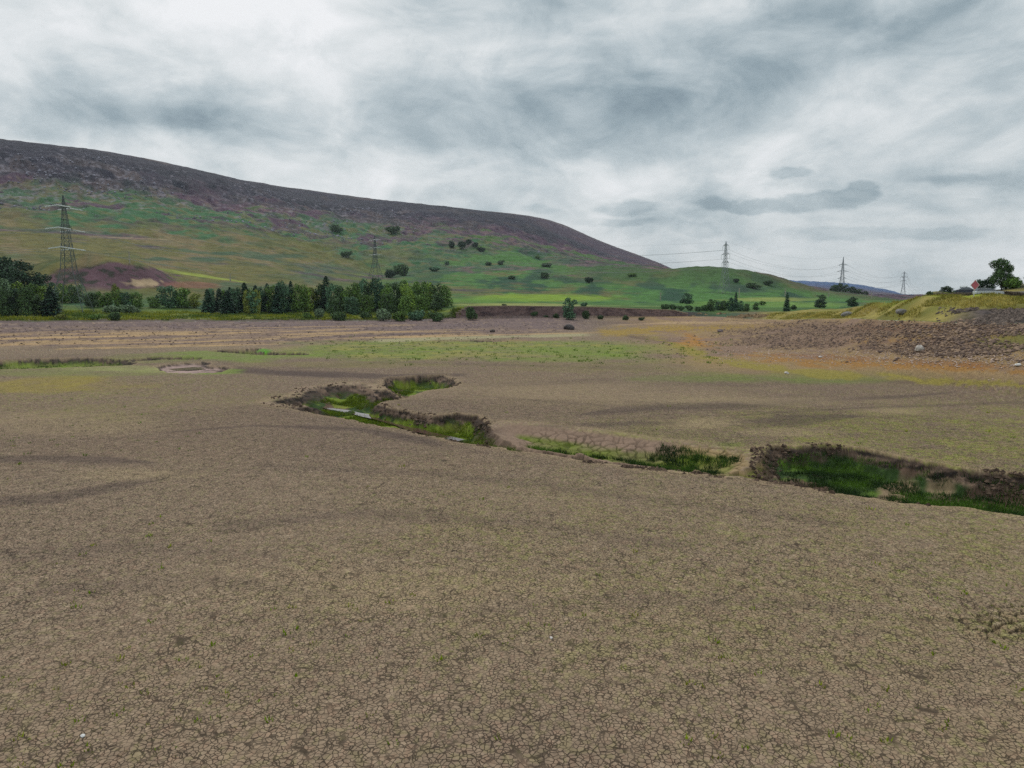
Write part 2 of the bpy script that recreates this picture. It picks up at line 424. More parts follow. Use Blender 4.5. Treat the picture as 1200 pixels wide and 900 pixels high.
# ------------------------------------------------------------------ sheet colours
def blobm(u, v, cu, cv, ru, rv, soft=0.35, n=None):
    q = np.sqrt(((u - cu) / ru) ** 2 + ((v - cv) / rv) ** 2)
    if n is not None: q = q + n
    return ss(1 + soft, 1 - soft, q)
def polyy(u, pts): return np.interp(u, [p[0] for p in pts], [p[1] for p in pts])
def band(u, v, pts, hw, n=0):
    """soft strip along a line v(u), hw half width, limited to the line's span"""
    y = polyy(u, pts); w = polyy(u, [(p[0], p[2] if len(p) > 2 else hw) for p in pts])
    e = ss(pts[0][0] - 12, pts[0][0] + 12, u) * ss(pts[-1][0] + 12, pts[-1][0] - 12, u)
    return ss(1.0, 0.2, np.abs(v - y) / np.maximum(w, 0.01) + n) * e

def pb(c, col, s, u, v, q, soft=0.45, n=None, fac=None):
    """blob painted on flat arrays c[N,3]"""
    k = 1 + soft + 0.7
    i = np.nonzero((np.abs(u - q[0]) < q[2] * k) & (np.abs(v - q[1]) < q[3] * k))[0]
    if not len(i): return
    w = blobm(u[i], v[i], *q, soft, None if n is None else n[i]) * s
    if fac is not None: w = w * fac[i]
    w = np.clip(w, 0, 1)[:, None]; c[i] = c[i] * (1 - w) + col * w
def pband(c, col, s, u, v, pts, hw, n=None):
    m = max([hw] + [p[2] for p in pts if len(p) > 2]) * 2 + 1
    ys_ = [p[1] for p in pts]
    i = np.nonzero((u > pts[0][0] - 13) & (u < pts[-1][0] + 13) & (v > min(ys_) - m) & (v < max(ys_) + m))[0]
    if not len(i): return
    w = np.clip(band(u[i], v[i], pts, hw, 0 if n is None else n[i]) * s, 0, 1)[:, None]; c[i] = c[i] * (1 - w) + col * w

def lake_colour(x, y, z, ins, t, crack, cid):
    x = x.ravel(); y = y.ravel(); z = z.ravel(); ins = ins.ravel(); t = t.ravel(); crack = crack.ravel(); cid = cid.ravel()
    zin = z * (ins > 0)
    u, v = uv_of(x, y, np.where(t > 0.02, z, np.maximum(zin, -0.2)))
    n1 = fbm(x, y, 9, 4, 101); n2 = fbm(x, y, 2.2, 3, 103); n3 = fbm(x, y, 30, 4, 105)
    f1 = fbm(x, y, 0.35, 2, 107); f2 = vn(x / 0.11, y / 0.14, 108); f3 = vn(x / 0.5, y / 0.7, 109); f4 = vn(x / 0.17 + 40, y / 0.2, 110)
    rn_ = ss(20, 34, np.hypot(x, y)) * 0.5 + 0.5
    c = np.ones((len(x), 3)) * C(133, 117, 101)
    c = mix(c, C(142, 124, 103), ss(-0.1, 0.9, n3) * 0.45)
    c = mix(c, C(108, 93, 84), ss(0.0, 0.9, -n3 + 0.35 * n1) * 0.6)
    ol = ss(540, 640, v) * ss(860, 640, v) * ss(100, 700, u) * 0.24 + ss(300, 800, u) * ss(625, 590, v) * 0.1
    ol = ol + blobm(u, v, 1100, 515, 330, 42, 0.5, n1 * 0.2) * 0.55 + ss(450, 540, v) * ss(900, 1150, u) * 0.12
    ol = ol + blobm(u, v, 60, 465, 240, 30, 0.6, n1 * 0.3) * 0.3 + 0.02
    c = mix(c, C(114, 97, 87), ss(580, 500, v) * ss(405, 430, v) * 0.55)
    ol = np.clip(ol, 0, 1)
    c = mix(c, C(134, 124, 84), np.clip(ol * (0.75 + 0.5 * n2 + 0.2 * f1), 0, 1))
    c = mix(c, C(162, 146, 128), ss(0.62, 0.9, f2) * 0.45 * rn_)
    c = mix(c, C(80, 70, 66), ss(0.36, 0.1, f2) * 0.45 * rn_)
    c = mix(c, C(124, 134, 66), ss(0.60, 0.85, f4 + 0.12 * n2 + 0.10 * ol) * (0.10 + 0.6 * ol))
    c = mix(c, C(142, 114, 98), ss(0.66, 0.9, 1 - f4) * 0.25)
    for pts, hw, s in (([(-100,538,6),(110,538,8),(180,543,3)], 6, .4), ([(-100,590,5),(60,585,7),(140,570,6),(230,552,3)], 5, .36), ([(200,507,1.2),(300,499,2.5),(420,503,5),(520,520,6)], 3, .4),
                       ([(270,436,2),(330,437,5),(460,441,4),(545,439,3)], 4, .5), ([(265,431,3),(330,437,5),(400,441,3)], 3, .4), ([(680,486,1.5),(730,480,6),(850,475,7),(1000,468,5),(1120,460,2)], 6, .4),
                       ([(690,378,3),(760,379,5),(800,378,2)], 3, .4), ([(730,393,2),(800,402,7),(830,404,2)], 3, .6), ([(860,496,3),(930,492,10),(1010,488,2)], 6, .4),
                       ([(800,415,2),(880,430,4),(960,440,4),(1060,447,3),(1250,452,3)], 3, .4), ([(250,620,10),(420,600,14),(600,612,12),(800,640,10)], 10, .22), ([(40,690,10),(250,680,16),(420,700,8)], 10, .18),
                       ([(340,432,2),(440,425,3),(600,428,2),(760,432,3)], 3, .2), ([(560,452,3),(700,446,5),(900,452,3)], 4, .18), ([(-100,655,10),(150,640,14),(330,652,6)], 12, .16), ([(500,720,8),(760,700,16),(1000,712,8)], 14, .14), ([(300,545,4),(520,556,7),(760,585,8),(1000,615,5)], 7, .18), ([(620,500,2),(760,496,4),(900,500,2)], 4, .3), ([(540,462,1.5),(640,470,3),(720,476,1.5)], 3, .25), ([(860,488,1.5),(1000,478,3),(1240,470,3)], 3, .25)):
        pband(c, C(84, 72, 68), min(0.85, s * 1.45), u, v, pts, hw, n1 * 0.35)  # shading of low steps and ridges in the mud, painted as dark bands
    for q, s in (((830, 497, 45, 8), .6), ((900, 508, 60, 5), .4), ((1050, 482, 45, 5), .4), ((20, 404, 32, 3.5), .8), ((430, 690, 220, 30), .2), ((60, 500, 120, 12), .3), ((700, 462, 200, 12), .25), ((170, 556, 60, 6), .35), ((950, 470, 90, 5), .3)):
        pb(c, C(168, 150, 122), s, u, v, q, 0.6, n1 * 0.5)
    lip = ss(1.6, 0.1, -ins) * ss(-3, -0.4, ins) * (ins < 0)
    c = mix(c, C(150, 132, 108), lip * 0.45)
    # ----- strand lines of the left shore
    i = np.nonzero((v < 420) & (u < 770))[0]
    if len(i):
        ui, vi, xi, yi = u[i], v[i], x[i], y[i]
        sh = ss(418, 408, vi) * ss(760, 640, ui) * ss(0.02, 0.2, t[i] + 0.1 * (vi < 405))
        tl = t[i] * 30 + 1.2 * fbm(xi, yi, 40, 3, 111)
        st = vn(tl * 0.9, ui / 90, 112) * 0.6 + vn(tl * 2.3, ui / 55, 113) * 0.4
        stc = mix(np.ones((len(i), 3)) * C(128, 110, 100), C(168, 144, 112), ss(0.52, 0.8, st))
        stc = mix(stc, C(104, 90, 88), ss(0.45, 0.2, st))
        stc = mix(stc, C(112, 98, 98), ss(391, 383, vi + 2 * n1[i]) * 0.8)
        stc = mix(stc, C(76, 64, 60), ss(0.72, 0.86, vn(xi / 0.9, yi / 2.6, 114)) * 0.6)
        stc = mix(stc, C(170, 150, 128), ss(0.74, 0.9, vn(xi / 0.8 + 9, yi / 2.2, 115)) * 0.4)
        c[i] = mix(c[i], stc, sh)
    for pts, s in (([(-80,399,1),(100,395,1.3),(250,391,1.2),(420,385.5,.8)], .9), ([(-80,394.5,.6),(150,390,.8),(330,386,.5)], .6), ([(-80,406,1.2),(120,402,1.5),(260,400,.8)], .7), ([(60,409,.8),(200,406,1.3),(330,403,.6)], .7), ([(330,392,1),(430,389,1.6),(560,389,1)], .7), ([(420,396,.8),(560,393,1),(700,390,.6)], .7), ([(230,386,.5),(330,383.5,.7),(480,381,.5)], .5)):
        pband(c, C(188, 160, 122), s, u, v, pts, 1.2, n1 * 0.5)
    # ----- greens
    gr = blobm(u, v, 560, 410, 235, 11.5, 0.35, n3 * 0.25 + n1 * 0.22) * ss(396, 401, v + n1)
    gcol = mix(np.ones((len(x), 3)) * C(116, 132, 68), C(142, 140, 84), ss(-0.2, 0.7, n2 + n1))
    gcol = mix(gcol, C(160, 156, 116), ss(399, 396, v))
    c = mix(c, gcol, np.clip(gr * (0.7 + 0.35 * n2), 0, 0.92))
    pband(c, C(166, 160, 128), 0.8, u, v, [(440,399),(560,395.5),(690,392.5)], 2.6, n1 * 0.3)
    for q, col, s in (((255, 417, 75, 6.5), (116, 132, 72), .85), ((305, 411.5, 13, 3.4), (86, 146, 54), 1), ((175, 420, 60, 5), (118, 122, 74), .6), ((70, 437, 130, 5), (122, 126, 80), .7), ((140, 433, 60, 3.5), (150, 152, 104), .7),
                      ((40, 452, 110, 10), (146, 132, 72), .7), ((246, 436, 34, 3), (116, 136, 68), .8), ((400, 427, 120, 3.5), (135, 130, 82), .35), ((700, 416, 80, 8), (118, 134, 70), .5),
                      ((830, 411, 26, 6), (106, 130, 56), .7), ((760, 430, 160, 6), (128, 124, 78), .3), ((930, 443, 130, 5.5), (106, 120, 64), .75), ((1020, 438, 60, 4), (100, 120, 58), .6), ((855, 521, 30, 5), (110, 120, 66), .6), ((880, 405, 20, 8), (120, 120, 60), .3), ((740, 510, 80, 6), (122, 116, 80), .35), ((1150, 400, 60, 6), (120, 116, 60), .3)):
        pb(c, C(*col), s, u, v, q, 0.45, n1 * 0.45, 0.85 + 0.3 * n2)
    # ----- yellow and rust bands of the right shore
    hs = fbm(t * 60, u / 30, 1.0, 3, 116)
    rs = ss(690, 790, u + (v - 380) * -1.2) * ss(447, 425, v - (u - 900) * 0.035) * (v < 470)
    rcol = mix(np.ones((len(x), 3)) * C(150, 128, 98), C(136, 114, 100), ss(-0.2, 0.6, n1 + 0.5 * n3 + 0.4 * hs))
    c = mix(c, rcol, rs * 0.9)
    w1 = n1 * 0.5 + n2 * 0.45 + hs * 0.6
    pband(c, C(154, 130, 66), 0.7, u, v, [(700,391,5),(745,388,6),(790,386,6),(850,384,5),(940,382,4)], 5, w1)
    pband(c, C(142, 132, 74), 0.8, u, v, [(765,396,5),(790,403,8),(815,413,8),(850,423,6),(900,431,5),(960,437,4),(1050,443,4),(1140,448,5),(1330,460,9)], 7, w1)
    pband(c, C(154, 116, 72), 0.75, u, v, [(800,388,3),(820,402,8),(850,413,6),(900,420,5),(980,425,5),(1080,430,4),(1330,441,5)], 5, w1)
    pband(c, C(136, 98, 72), 0.6, u, v, [(900,415,2),(990,419,4),(1080,424,3),(1240,434,6)], 3, w1)
    pb(c, C(172, 126, 72), 0.65, u, v, (812, 400, 22, 5), 0.5, w1)
    pb(c, C(146, 98, 62), 0.75, u, v, (1070, 384, 50, 4.5), 0.4, w1)
    pband(c, C(174, 150, 112), 0.8, u, v, [(1060,388,1.5),(1110,388,2.2),(1150,390,1.5)], 3, w1)
    pb(c, C(146, 122, 68), 0.6, u, v, (1130, 395, 90, 4), 0.5, w1)
    pb(c, C(150, 112, 66), 0.5, u, v, (1030, 400, 60, 4), 0.5, w1)
    pband(c, C(174, 150, 120), 0.8, u, v, [(720,381,1),(800,378,2),(920,378,1.5)], 2, n1 * 0.3)
    for q, s in (((985, 387, 120, 9), .8), ((930, 401, 80, 8), .75), ((1110, 406, 78, 8), .85), ((1170, 385, 70, 7), .8)):
        pb(c, C(118, 99, 88), s, u, v, q, 0.45, w1 + n3 * 0.3)
    pb(c, C(108, 110, 62), 0.7, u, v, (1190, 402, 40, 8), 0.5, w1)
    # ----- inside the cuts: bare dark earth walls, grass and green slime on the floor
    i = np.nonzero(ins > 0)[0]
    if len(i):
        xi, yi, zi, ui, vi = x[i], y[i], zin[i], u[i], v[i]
        dep = np.clip(-zi, 0, 2.2); inn = ss(0.0, 0.15, ins[i]) * ss(0.04, 0.2, dep)
        a_ = xi + 0.5 * yi
        wn_ = fbm(a_ * 0.8, zi * 2.2, 1.0, 4, 121); wd = fbm(a_, zi * 1.3 + yi * .6, 0.55, 3, 123)
        wall = mix(np.ones((len(i), 3)) * C(68, 58, 52), C(108, 92, 80), ss(-0.1, 0.8, wn_))
        wall = mix(wall, C(36, 31, 28), ss(0.0, 0.5, wd))
        wall = mix(wall, C(50, 60, 34), ss(0.1, 0.6, -wn_ + 0.3 * wd) * ss(0.3, 0.8, dep) * 0.7)
        g = mix(np.ones((len(i), 3)) * C(50, 66, 38), C(78, 98, 46), ss(0.0, 0.8, n2[i] + 0.4 * f1[i]))
        g = mix(g, C(92, 76, 66), ss(-0.05, 0.3, fbm(xi, yi, 3.0, 4, 127)))
        g = mix(g, C(116, 128, 58), ss(600, 540, ui) * 0.7 * ss(-0.4, 0.2, n2[i]))
        far = ss(440, 432, vi); g = mix(g, C(104, 118, 62), far * 0.6)
        isl = blobm(ui, vi, 1052, 558, 24, 11, 0.3, n2[i] * 0.3) + blobm(ui, vi, 1105, 552, 16, 8, .3, n2[i] * .3) * .8
        g = mix(g, C(128, 112, 92), np.clip(isl, 0, 1))
        pinkw = blobm(ui, vi, 225, 432, 30, 5, 0.3); g = mix(g, C(150, 130, 122), pinkw)
        dfl = np.where(vi < 445, 0.95, 1.0)
        cc = mix(wall, g, ss(-0.5, 0.2, fbm(xi, yi, 2.0, 3, 129) * 0.8 + (dep - dfl) * 2.4))
        cc = mix(cc, C(158, 138, 132), blobm(ui, vi, 218, 432.5, 36, 6, 0.25, n2[i] * 0.3) * 0.9 * ss(0.26, 0.4, dep))
        sb = ss(560, 600, ui) * ss(905, 880, ui) * ss(1.35, 1.1, dep)
        mudb = mix(np.ones((len(i), 3)) * C(126, 108, 95), C(140, 122, 94), ss(0, 0.7, n1[i]))
        mudb = mix(mudb, C(92, 104, 46), np.clip(ss(0.55 - 0.3 * ss(740, 850, ui), 0.86 - 0.4 * ss(740, 850, ui), dep) * (0.8 + 0.35 * n2[i]), 0, 1))
        cc = mix(cc, mudb, sb)
        c[i] = mix(c[i], cc, inn)
    c = c * (0.93 + 0.14 * cid[:, None])
    c = mix(c, c * 0.30, crack)  # shade in the wide cracks painted into the vertex colour
    c = c * (1 + 0.05 * f1)[:, None]
    return np.clip(c, 0.004, 0.8)

def grid_faces(nr, nc, off=0):
    i = np.arange(nr - 1)[:, None] * nc + np.arange(nc - 1)[None, :]
    i = i.ravel() + off
    return np.stack([i, i + 1, i + nc + 1, i + nc], 1)

def rfoot(az):                                       # where the lake bed ends and the land begins
    a = np.interp(az, AZT, DK[1])
    return a
def lake_point(az, s, rn):
    rf = rfoot(az)
    inv = CAMH / rn + (CAMH / rf - CAMH / rn) * s
    return CAMH / inv

def lake_patch(az, s, rn, fine):
    A, Sg = np.meshgrid(az, s)
    rr = lake_point(A, Sg, rn)
    x, y = rr * np.sin(A), rr * np.cos(A)
    t = tab(TT, x, y) * (rr > 60)
    z = tab(ZT, x, y) * ss(0, 0.02, t) + relief(x, y, t) * ss(0, 0.6, t) + lake_und(x, y) * ss(1, 0, t)
    ch, ins = channels(x, y)
    z = z + ch
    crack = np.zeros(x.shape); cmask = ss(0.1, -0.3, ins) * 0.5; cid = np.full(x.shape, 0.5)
    if fine:
        u, v = uv_of(x, y, np.zeros_like(x))
        near = rr < 80
        xs, ys = x[near], y[near]
        wx = xs + 0.03 * fbm(xs, ys, 0.12, 2, 131) + 0.10 * fbm(xs, ys, 0.7, 2, 132); wy = ys + 0.03 * fbm(xs, ys, 0.12, 2, 133) + 0.10 * fbm(xs, ys, 0.7, 2, 134)
        # two scales: small plates nested in larger ones, larger plates towards the right
        cell = 0.17
        d1, c1 = voronoi(wx, wy, cell, 141)
        d2, c2 = voronoi(wx + 0.22 * fbm(xs, ys, 0.7, 3, 135), wy + 0.18 * fbm(xs, ys, 0.6, 3, 136), 0.62, 151)
        st = np.clip(0.80 + 0.22 * fbm(xs, ys, 7, 4, 137), 0.05, 1)
        w1 = 0.006 + 0.008 * st
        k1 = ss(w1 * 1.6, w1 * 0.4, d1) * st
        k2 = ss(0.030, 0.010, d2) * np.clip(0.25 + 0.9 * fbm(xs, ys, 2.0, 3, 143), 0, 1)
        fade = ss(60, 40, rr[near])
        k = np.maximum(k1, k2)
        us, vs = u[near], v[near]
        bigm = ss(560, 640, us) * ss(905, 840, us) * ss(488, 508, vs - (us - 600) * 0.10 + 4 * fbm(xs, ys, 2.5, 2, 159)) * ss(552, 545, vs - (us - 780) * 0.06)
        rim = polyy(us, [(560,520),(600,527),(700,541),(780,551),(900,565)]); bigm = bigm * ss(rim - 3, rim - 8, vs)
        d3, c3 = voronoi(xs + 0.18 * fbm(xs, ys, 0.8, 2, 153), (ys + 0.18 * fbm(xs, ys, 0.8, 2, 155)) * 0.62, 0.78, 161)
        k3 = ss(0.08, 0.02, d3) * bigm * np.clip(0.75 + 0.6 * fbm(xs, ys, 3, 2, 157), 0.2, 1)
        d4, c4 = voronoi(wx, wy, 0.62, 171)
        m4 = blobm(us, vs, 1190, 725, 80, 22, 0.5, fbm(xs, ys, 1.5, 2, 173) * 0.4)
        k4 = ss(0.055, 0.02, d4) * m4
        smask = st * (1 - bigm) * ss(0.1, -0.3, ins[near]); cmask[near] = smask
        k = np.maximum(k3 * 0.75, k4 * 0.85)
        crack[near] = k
        z[near] -= k * (0.05 + 0.03 * st) + k3 * 0.09 + k4 * 0.05
        dome = np.clip(d1 / 0.08, 0, 1) * 0.004 * (1 - bigm) * st * fade + np.clip(d3 / 0.2, 0, 1) * 0.008 * bigm
        z[near] += dome
        z[near] += 0.004 * fbm(xs, ys, 0.12, 2, 145)
        cid[near] = (c1 * (1 - bigm) + c3 * bigm)
        farn = ~near
        xs, ys = x[farn], y[farn]
        z[farn] += 0.03 * fbm(xs, ys, 0.8, 2, 147)
    col = lake_colour(x, y, z, ins, t, crack, cid)
    return np.stack([x, y, z], -1).reshape(-1, 3), col.reshape(-1, 3), x.shape, cmask.ravel()

AZF = R(47)
azf = np.linspace(-AZF, AZF, 2300); sf = np.concatenate([np.linspace(0, .74, 690), np.linspace(.74, .90, 300)[1:], np.linspace(.90, 1, 130)[1:]])
V1, C1, sh1, K1 = lake_patch(azf, sf, 13.8, True)
# behind and below the viewer, coarse
azc = np.linspace(AZF, 2 * math.pi - AZF, 120); azc = (azc + math.pi) % (2 * math.pi) - math.pi
sc_ = np.linspace(0, 1, 90)
V2, C2, sh2, K2 = lake_patch(azc, sc_, 13.8, False)
aza = np.linspace(-math.pi, math.pi, 181)
A, Rr = np.meshgrid(aza, np.array([0.05, 3, 7, 11, 13.9]))
x, y = Rr * np.sin(A), Rr * np.cos(A)
V3 = np.stack([x, y, lake_und(x, y) - 0.02], -1).reshape(-1, 3); C3 = np.ones_like(V3) * C(134, 117, 105)
Fq = np.concatenate([grid_faces(*sh1), grid_faces(*sh2, off=len(V1)), grid_faces(5, 181, off=len(V1) + len(V2))])
# the grid runs with azimuth clockwise: flip so that normals point up
Fq = Fq[:, ::-1]
lb = npobj('lakebed', np.concatenate([V1, V2, V3]), Fq, np.concatenate([C1, C2, C3]), M['mud'])
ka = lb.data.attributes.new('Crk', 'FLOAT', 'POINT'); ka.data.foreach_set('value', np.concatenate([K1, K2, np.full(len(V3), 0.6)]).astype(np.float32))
tag(lb, kind='structure')

import time; T0 = time.time()
# ------------------------------------------------------------------ land beyond the lake
def hill_colour(x, y, z, t, az, r):
    u, v = uv_of(x, y, z)
    one = np.ones(x.shape + (3,))
    n1 = fbm(x, y, 40, 5, 201); n2 = fbm(x, y, 12, 4, 203); n3 = fbm(x, y, 140, 4, 205); n4 = fbm(x, y, 3.5, 3, 207)
    ns = fbm(az * 900, r * 0.35, 34, 4, 209)         # streaks across the slope
    nd = fbm(az * 900, r * 0.12, 22, 4, 211)
    fx = fbm(x, y, 5.5, 3, 213); dots = ss(0.74, 0.9, vn(x / 5.0, y / 9.0, 214) + 0.12 * n2)
    green = mix(one * C(70, 92, 52), C(56, 80, 60), ss(-0.3, 0.6, n1 + 0.5 * ns))
    green = mix(green, C(94, 100, 58), ss(0.1, 0.8, n2 + 0.4 * n1) * 0.7)
    olive = mix(one * C(98, 94, 60), C(80, 84, 54), ss(-0.2, 0.7, n1))
    olive = mix(olive, C(116, 102, 80), ss(0.0, 0.6, ns + 0.3 * n2) * 0.7)
    olive = mix(olive, C(66, 86, 64), ss(0.3, 0.8, ns * 0.7 + n1 * 0.6) * 0.8)
    olive = mix(olive, C(60, 76, 52), dots * 0.5)
    heath = mix(one * C(78, 62, 74), C(98, 78, 86), ss(-0.2, 0.7, n2 + n1))
    heath = mix(heath, C(58, 60, 60), ss(0.0, 0.6, n1 - 0.5 * n2) * 0.8)
    heath = mix(heath, C(110, 96, 84), ss(0.3, 0.9, fx + 0.3 * n2) * 0.5)
    crag = mix(one * C(52, 50, 60), C(70, 64, 72), ss(-0.2, 0.8, nd + 0.4 * n2))
    crag = mix(crag, C(38, 41, 48), ss(-0.1, 0.6, nd - 0.4 * n4 + 0.5 * n1) * 0.8)
    crag = mix(crag, C(92, 80, 78), ss(0.25, 0.8, n1 - 0.3 * nd) * 0.6)
    c = green.copy()
    c = mix(c, olive, ss(2.7, 3.3, t) * ss(5.6, 5.0, t + 0.3 * n3) * ss(560, 300, u + 60 * n3))
    g2 = mix(one * C(74, 106, 60), C(48, 76, 56), ss(-0.1, 0.4, ns + 0.4 * n1))
    g2 = mix(g2, C(98, 92, 64), ss(0.2, 0.8, n3 - 0.4 * ns + 0.5 * n2) * 0.8)
    g2 = mix(g2, C(38, 62, 48), ss(0.2, 0.6, ns * 0.8 + 0.5 * fx) * 0.7)
    c = mix(c, g2, ss(2.7, 3.3, t) * ss(5.7, 5.1, t + 0.3 * n3) * ss(380, 600, u + 60 * n3))
    c = mix(c, mix(one * C(62, 80, 50), C(82, 80, 58), ss(0, 0.7, n1)), ss(4.2, 4.6, t) * ss(5.9, 5.2, t) * ss(600, 760, u) * 0.95)
    hm = ss(4.9, 5.5, t + 0.75 * n3 + 0.5 * n1 + 0.15 * n2)
    c = mix(c, heath, hm)
    c = mix(c, mix(one * C(58, 96, 62), C(92, 96, 62), ss(-0.2, 0.7, n2)), np.clip(ss(4.9, 5.2, t) * ss(6.5, 5.7, t + 0.3 * n1) * ss(0.0, 0.4, n3 * 0.8 + n1 * 0.8 + 0.3 * n2 + 0.22) * ss(720, 600, u) * 0.9, 0, 1))
    c = mix(c, crag, ss(6.0, 6.5, t + 0.3 * n1))
    c = mix(c, mix(one * C(68, 58, 68), C(84, 70, 74), ss(0, 0.7, n1)), ss(7.0, 7.15, t) * ss(600, 640, u))
    c = mix(c, C(44, 44, 52), ss(6.55, 6.9, t + 0.15 * n1) * ss(7.7, 7.3, t) * ss(680, 600, u) * 0.6)
    c = mix(c, C(96, 90, 88), ss(7.75, 7.9, t) * ss(8.1, 8.0, t) * 0.5)
    rock = ss(0.70, 0.88, vn(x / 3.4, y / 6.0, 12) + 0.22 * n1 + 0.16 * n2 - 0.04) * ss(5.3, 5.8, t) * ss(7.4, 6.6, t) * ss(640, 350, u)
    c = mix(c, C(130, 126, 134), rock * 0.5)
    for q in ((182, 304, 14, 2.5), (240, 304, 24, 2.8), (262, 297, 20, 2), (330, 300, 30, 2.5)):
        c = mix(c, C(58, 80, 62), blobm(u, v, *q, 0.4, n2 * 0.3) * 0.8)
    for pts, col_, s_ in (([(-40,290,.5),(120,300,.6),(300,312,.6)], (60,66,50), .5), ([(250,296,.5),(420,318,.7),(560,331,.6)], (52,66,50), .6), ([(380,300,.5),(520,312,.7),(640,322,.6)], (54,72,50), .6), ([(520,334,.5),(640,337,.7),(800,339,.5)], (46,66,48), .6),
                           ([(560,343,.6),(660,340,.9),(760,345,.6)], (44,66,46), .55), ([(820,342,.5),(880,346,.8),(960,349,.5)], (50,66,48), .6), ([(560,323,.4),(700,327,.7),(790,326,.5)], (50,70,48), .5), ([(150,262,.6),(300,268,.9),(420,276,.6)], (56,60,50), .4), ([(590,357.5,.5),(700,358.5,.6),(780,359,.5)], (150,148,110), .6)):
        c = mix(c, C(*col_), np.clip(band(u, v, pts, .7, n2 * .5) * s_, 0, 1))
    # bright hay meadows
    for q, col, s in (((640, 349, 78, 4.2), (118, 140, 62), .9), ((560, 352, 60, 3), (96, 124, 60), .6), ((222, 322, 60, 4), (150, 160, 78), .0), ((600, 357, 70, 1.8), (150, 150, 96), .6),
                      ((905, 351, 48, 2.5), (132, 138, 84), .8), ((940, 357, 60, 3.2), (104, 128, 70), .8), ((840, 356, 40, 3), (96, 122, 60), .6), ((760, 357, 60, 2.4), (80, 108, 60), .6)):
        c = mix(c, C(*col), np.clip(blobm(u, v, *q, 0.4, n2 * 0.25) * s, 0, 1))
    c = mix(c, C(132, 142, 74), band(u, v, [(175,314,1.2),(200,318,3),(240,324,2.4),(290,331,1.0)], 3, n2 * .3) * 0.85)
    c = mix(c, C(150, 132, 110), band(u, v, [(110,277,1),(150,279,1.6),(200,281,1)], 2, n2 * .3) * 0.6)
    # moor knoll
    kn = blobm(u, v, 135, 324, 66, 13, 0.2, n2 * 0.5 + n1 * 0.25) * ss(3.05, 3.15, t) * ss(4, 3.8, t)
    c = mix(c, mix(one * C(88, 68, 74), C(50, 50, 44), ss(-0.2, 0.4, n2 + 1.2 * n4)), kn)
    c = mix(c, C(160, 142, 118), blobm(u, v, 170, 332, 18, 4, 0.3, n4 * 0.5) * kn)
    c = mix(c, C(120, 84, 74), blobm(u, v, 225, 334, 26, 4, 0.4, n2 * 0.4) * 0.7)
    # dark woods on far slope
    c = mix(c, C(52, 70, 56), blobm(u, v, 880, 338, 26, 5, 0.4, n2 * 0.4) * 0.7)
    # bank grass of the left shore
    lb_ = ss(0.98, 1.05, t) * ss(2.3, 1.9, t) * ss(720, 600, u)
    c = mix(c, mix(one * C(108, 114, 56), C(80, 94, 54), ss(-0.1, 0.5, n2 + n4)), lb_)
    c = mix(c, mix(one * C(96, 84, 82), C(80, 78, 62), ss(-0.2, 0.5, n4)), ss(0.98, 1.0, t) * ss(1.35, 1.15, t + 0.12 * n4) * ss(720, 600, u))
    # right bank, straw grass over rock
    rb = ss(0.99, 1.03, t) * ss(4.4, 3.9, t) * ss(835, 900, u) * np.maximum(ss(2.35, 2.15, t), ss(1000, 1040, u))
    straw = mix(one * C(142, 132, 84), C(112, 110, 64), ss(-0.2, 0.6, fbm(x, y, 6, 4, 221)))
    straw = mix(straw, C(104, 92, 62), ss(0.2, 0.8, fbm(x, y, 9, 3, 223)) * 0.7)
    straw = mix(straw, C(126, 142, 52), ss(1.75, 1.95, t) * ss(2.25, 2.05, t) * ss(990, 1080, u) * 0.7)
    dark = mix(one * C(88, 80, 78), C(60, 56, 54), ss(-0.2, 0.4, fbm(x, y, 0.9, 3, 225)))
    ry = polyy(u, [(880, 372), (1000, 372), (1075, 372), (1110, 366), (1150, 363), (1240, 363)])
    straw = mix(straw, dark, ss(-1.5, 1.0, v - ry + 1.2 * n4) * ss(840, 1000, u + 0 * v) * ss(1085, 1140, u + 20 * n2) )
    straw = mix(straw, mix(one * C(122, 108, 84), C(82, 74, 66), ss(-0.2, 0.5, n4)), ss(905, 880, u) * ss(360, 366, v))
    c = mix(c, straw, rb)
    c = mix(c, mix(one * C(66, 66, 60), C(92, 90, 60), ss(0, 0.6, n4)), ss(3.2, 3.6, t) * ss(4.3, 4.0, t) * ss(1080, 1100, u) * 0.9)
    # road strip behind the mounds
    rd = ss(2.75, 2.85, t) * ss(3.25, 3.15, t) * ss(1065, 1085, u)
    c = mix(c, one * C(110, 110, 108), rd)
    # wet dark strip and earth under the wall
    c = mix(c, C(58, 50, 52), ss(0.98, 1.02, t) * ss(2.0, 1.95, t) * ss(520, 540, u) * ss(850, 800, u))
    # far country: blue of distant air painted into the slopes and moor
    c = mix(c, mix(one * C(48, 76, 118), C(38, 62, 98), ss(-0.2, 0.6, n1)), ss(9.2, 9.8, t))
    c = c * (1 + 0.12 * n4 * ss(1800, 600, r) + 0.18 * fx)[..., None]
    return np.clip(c, 0.004, 0.6)

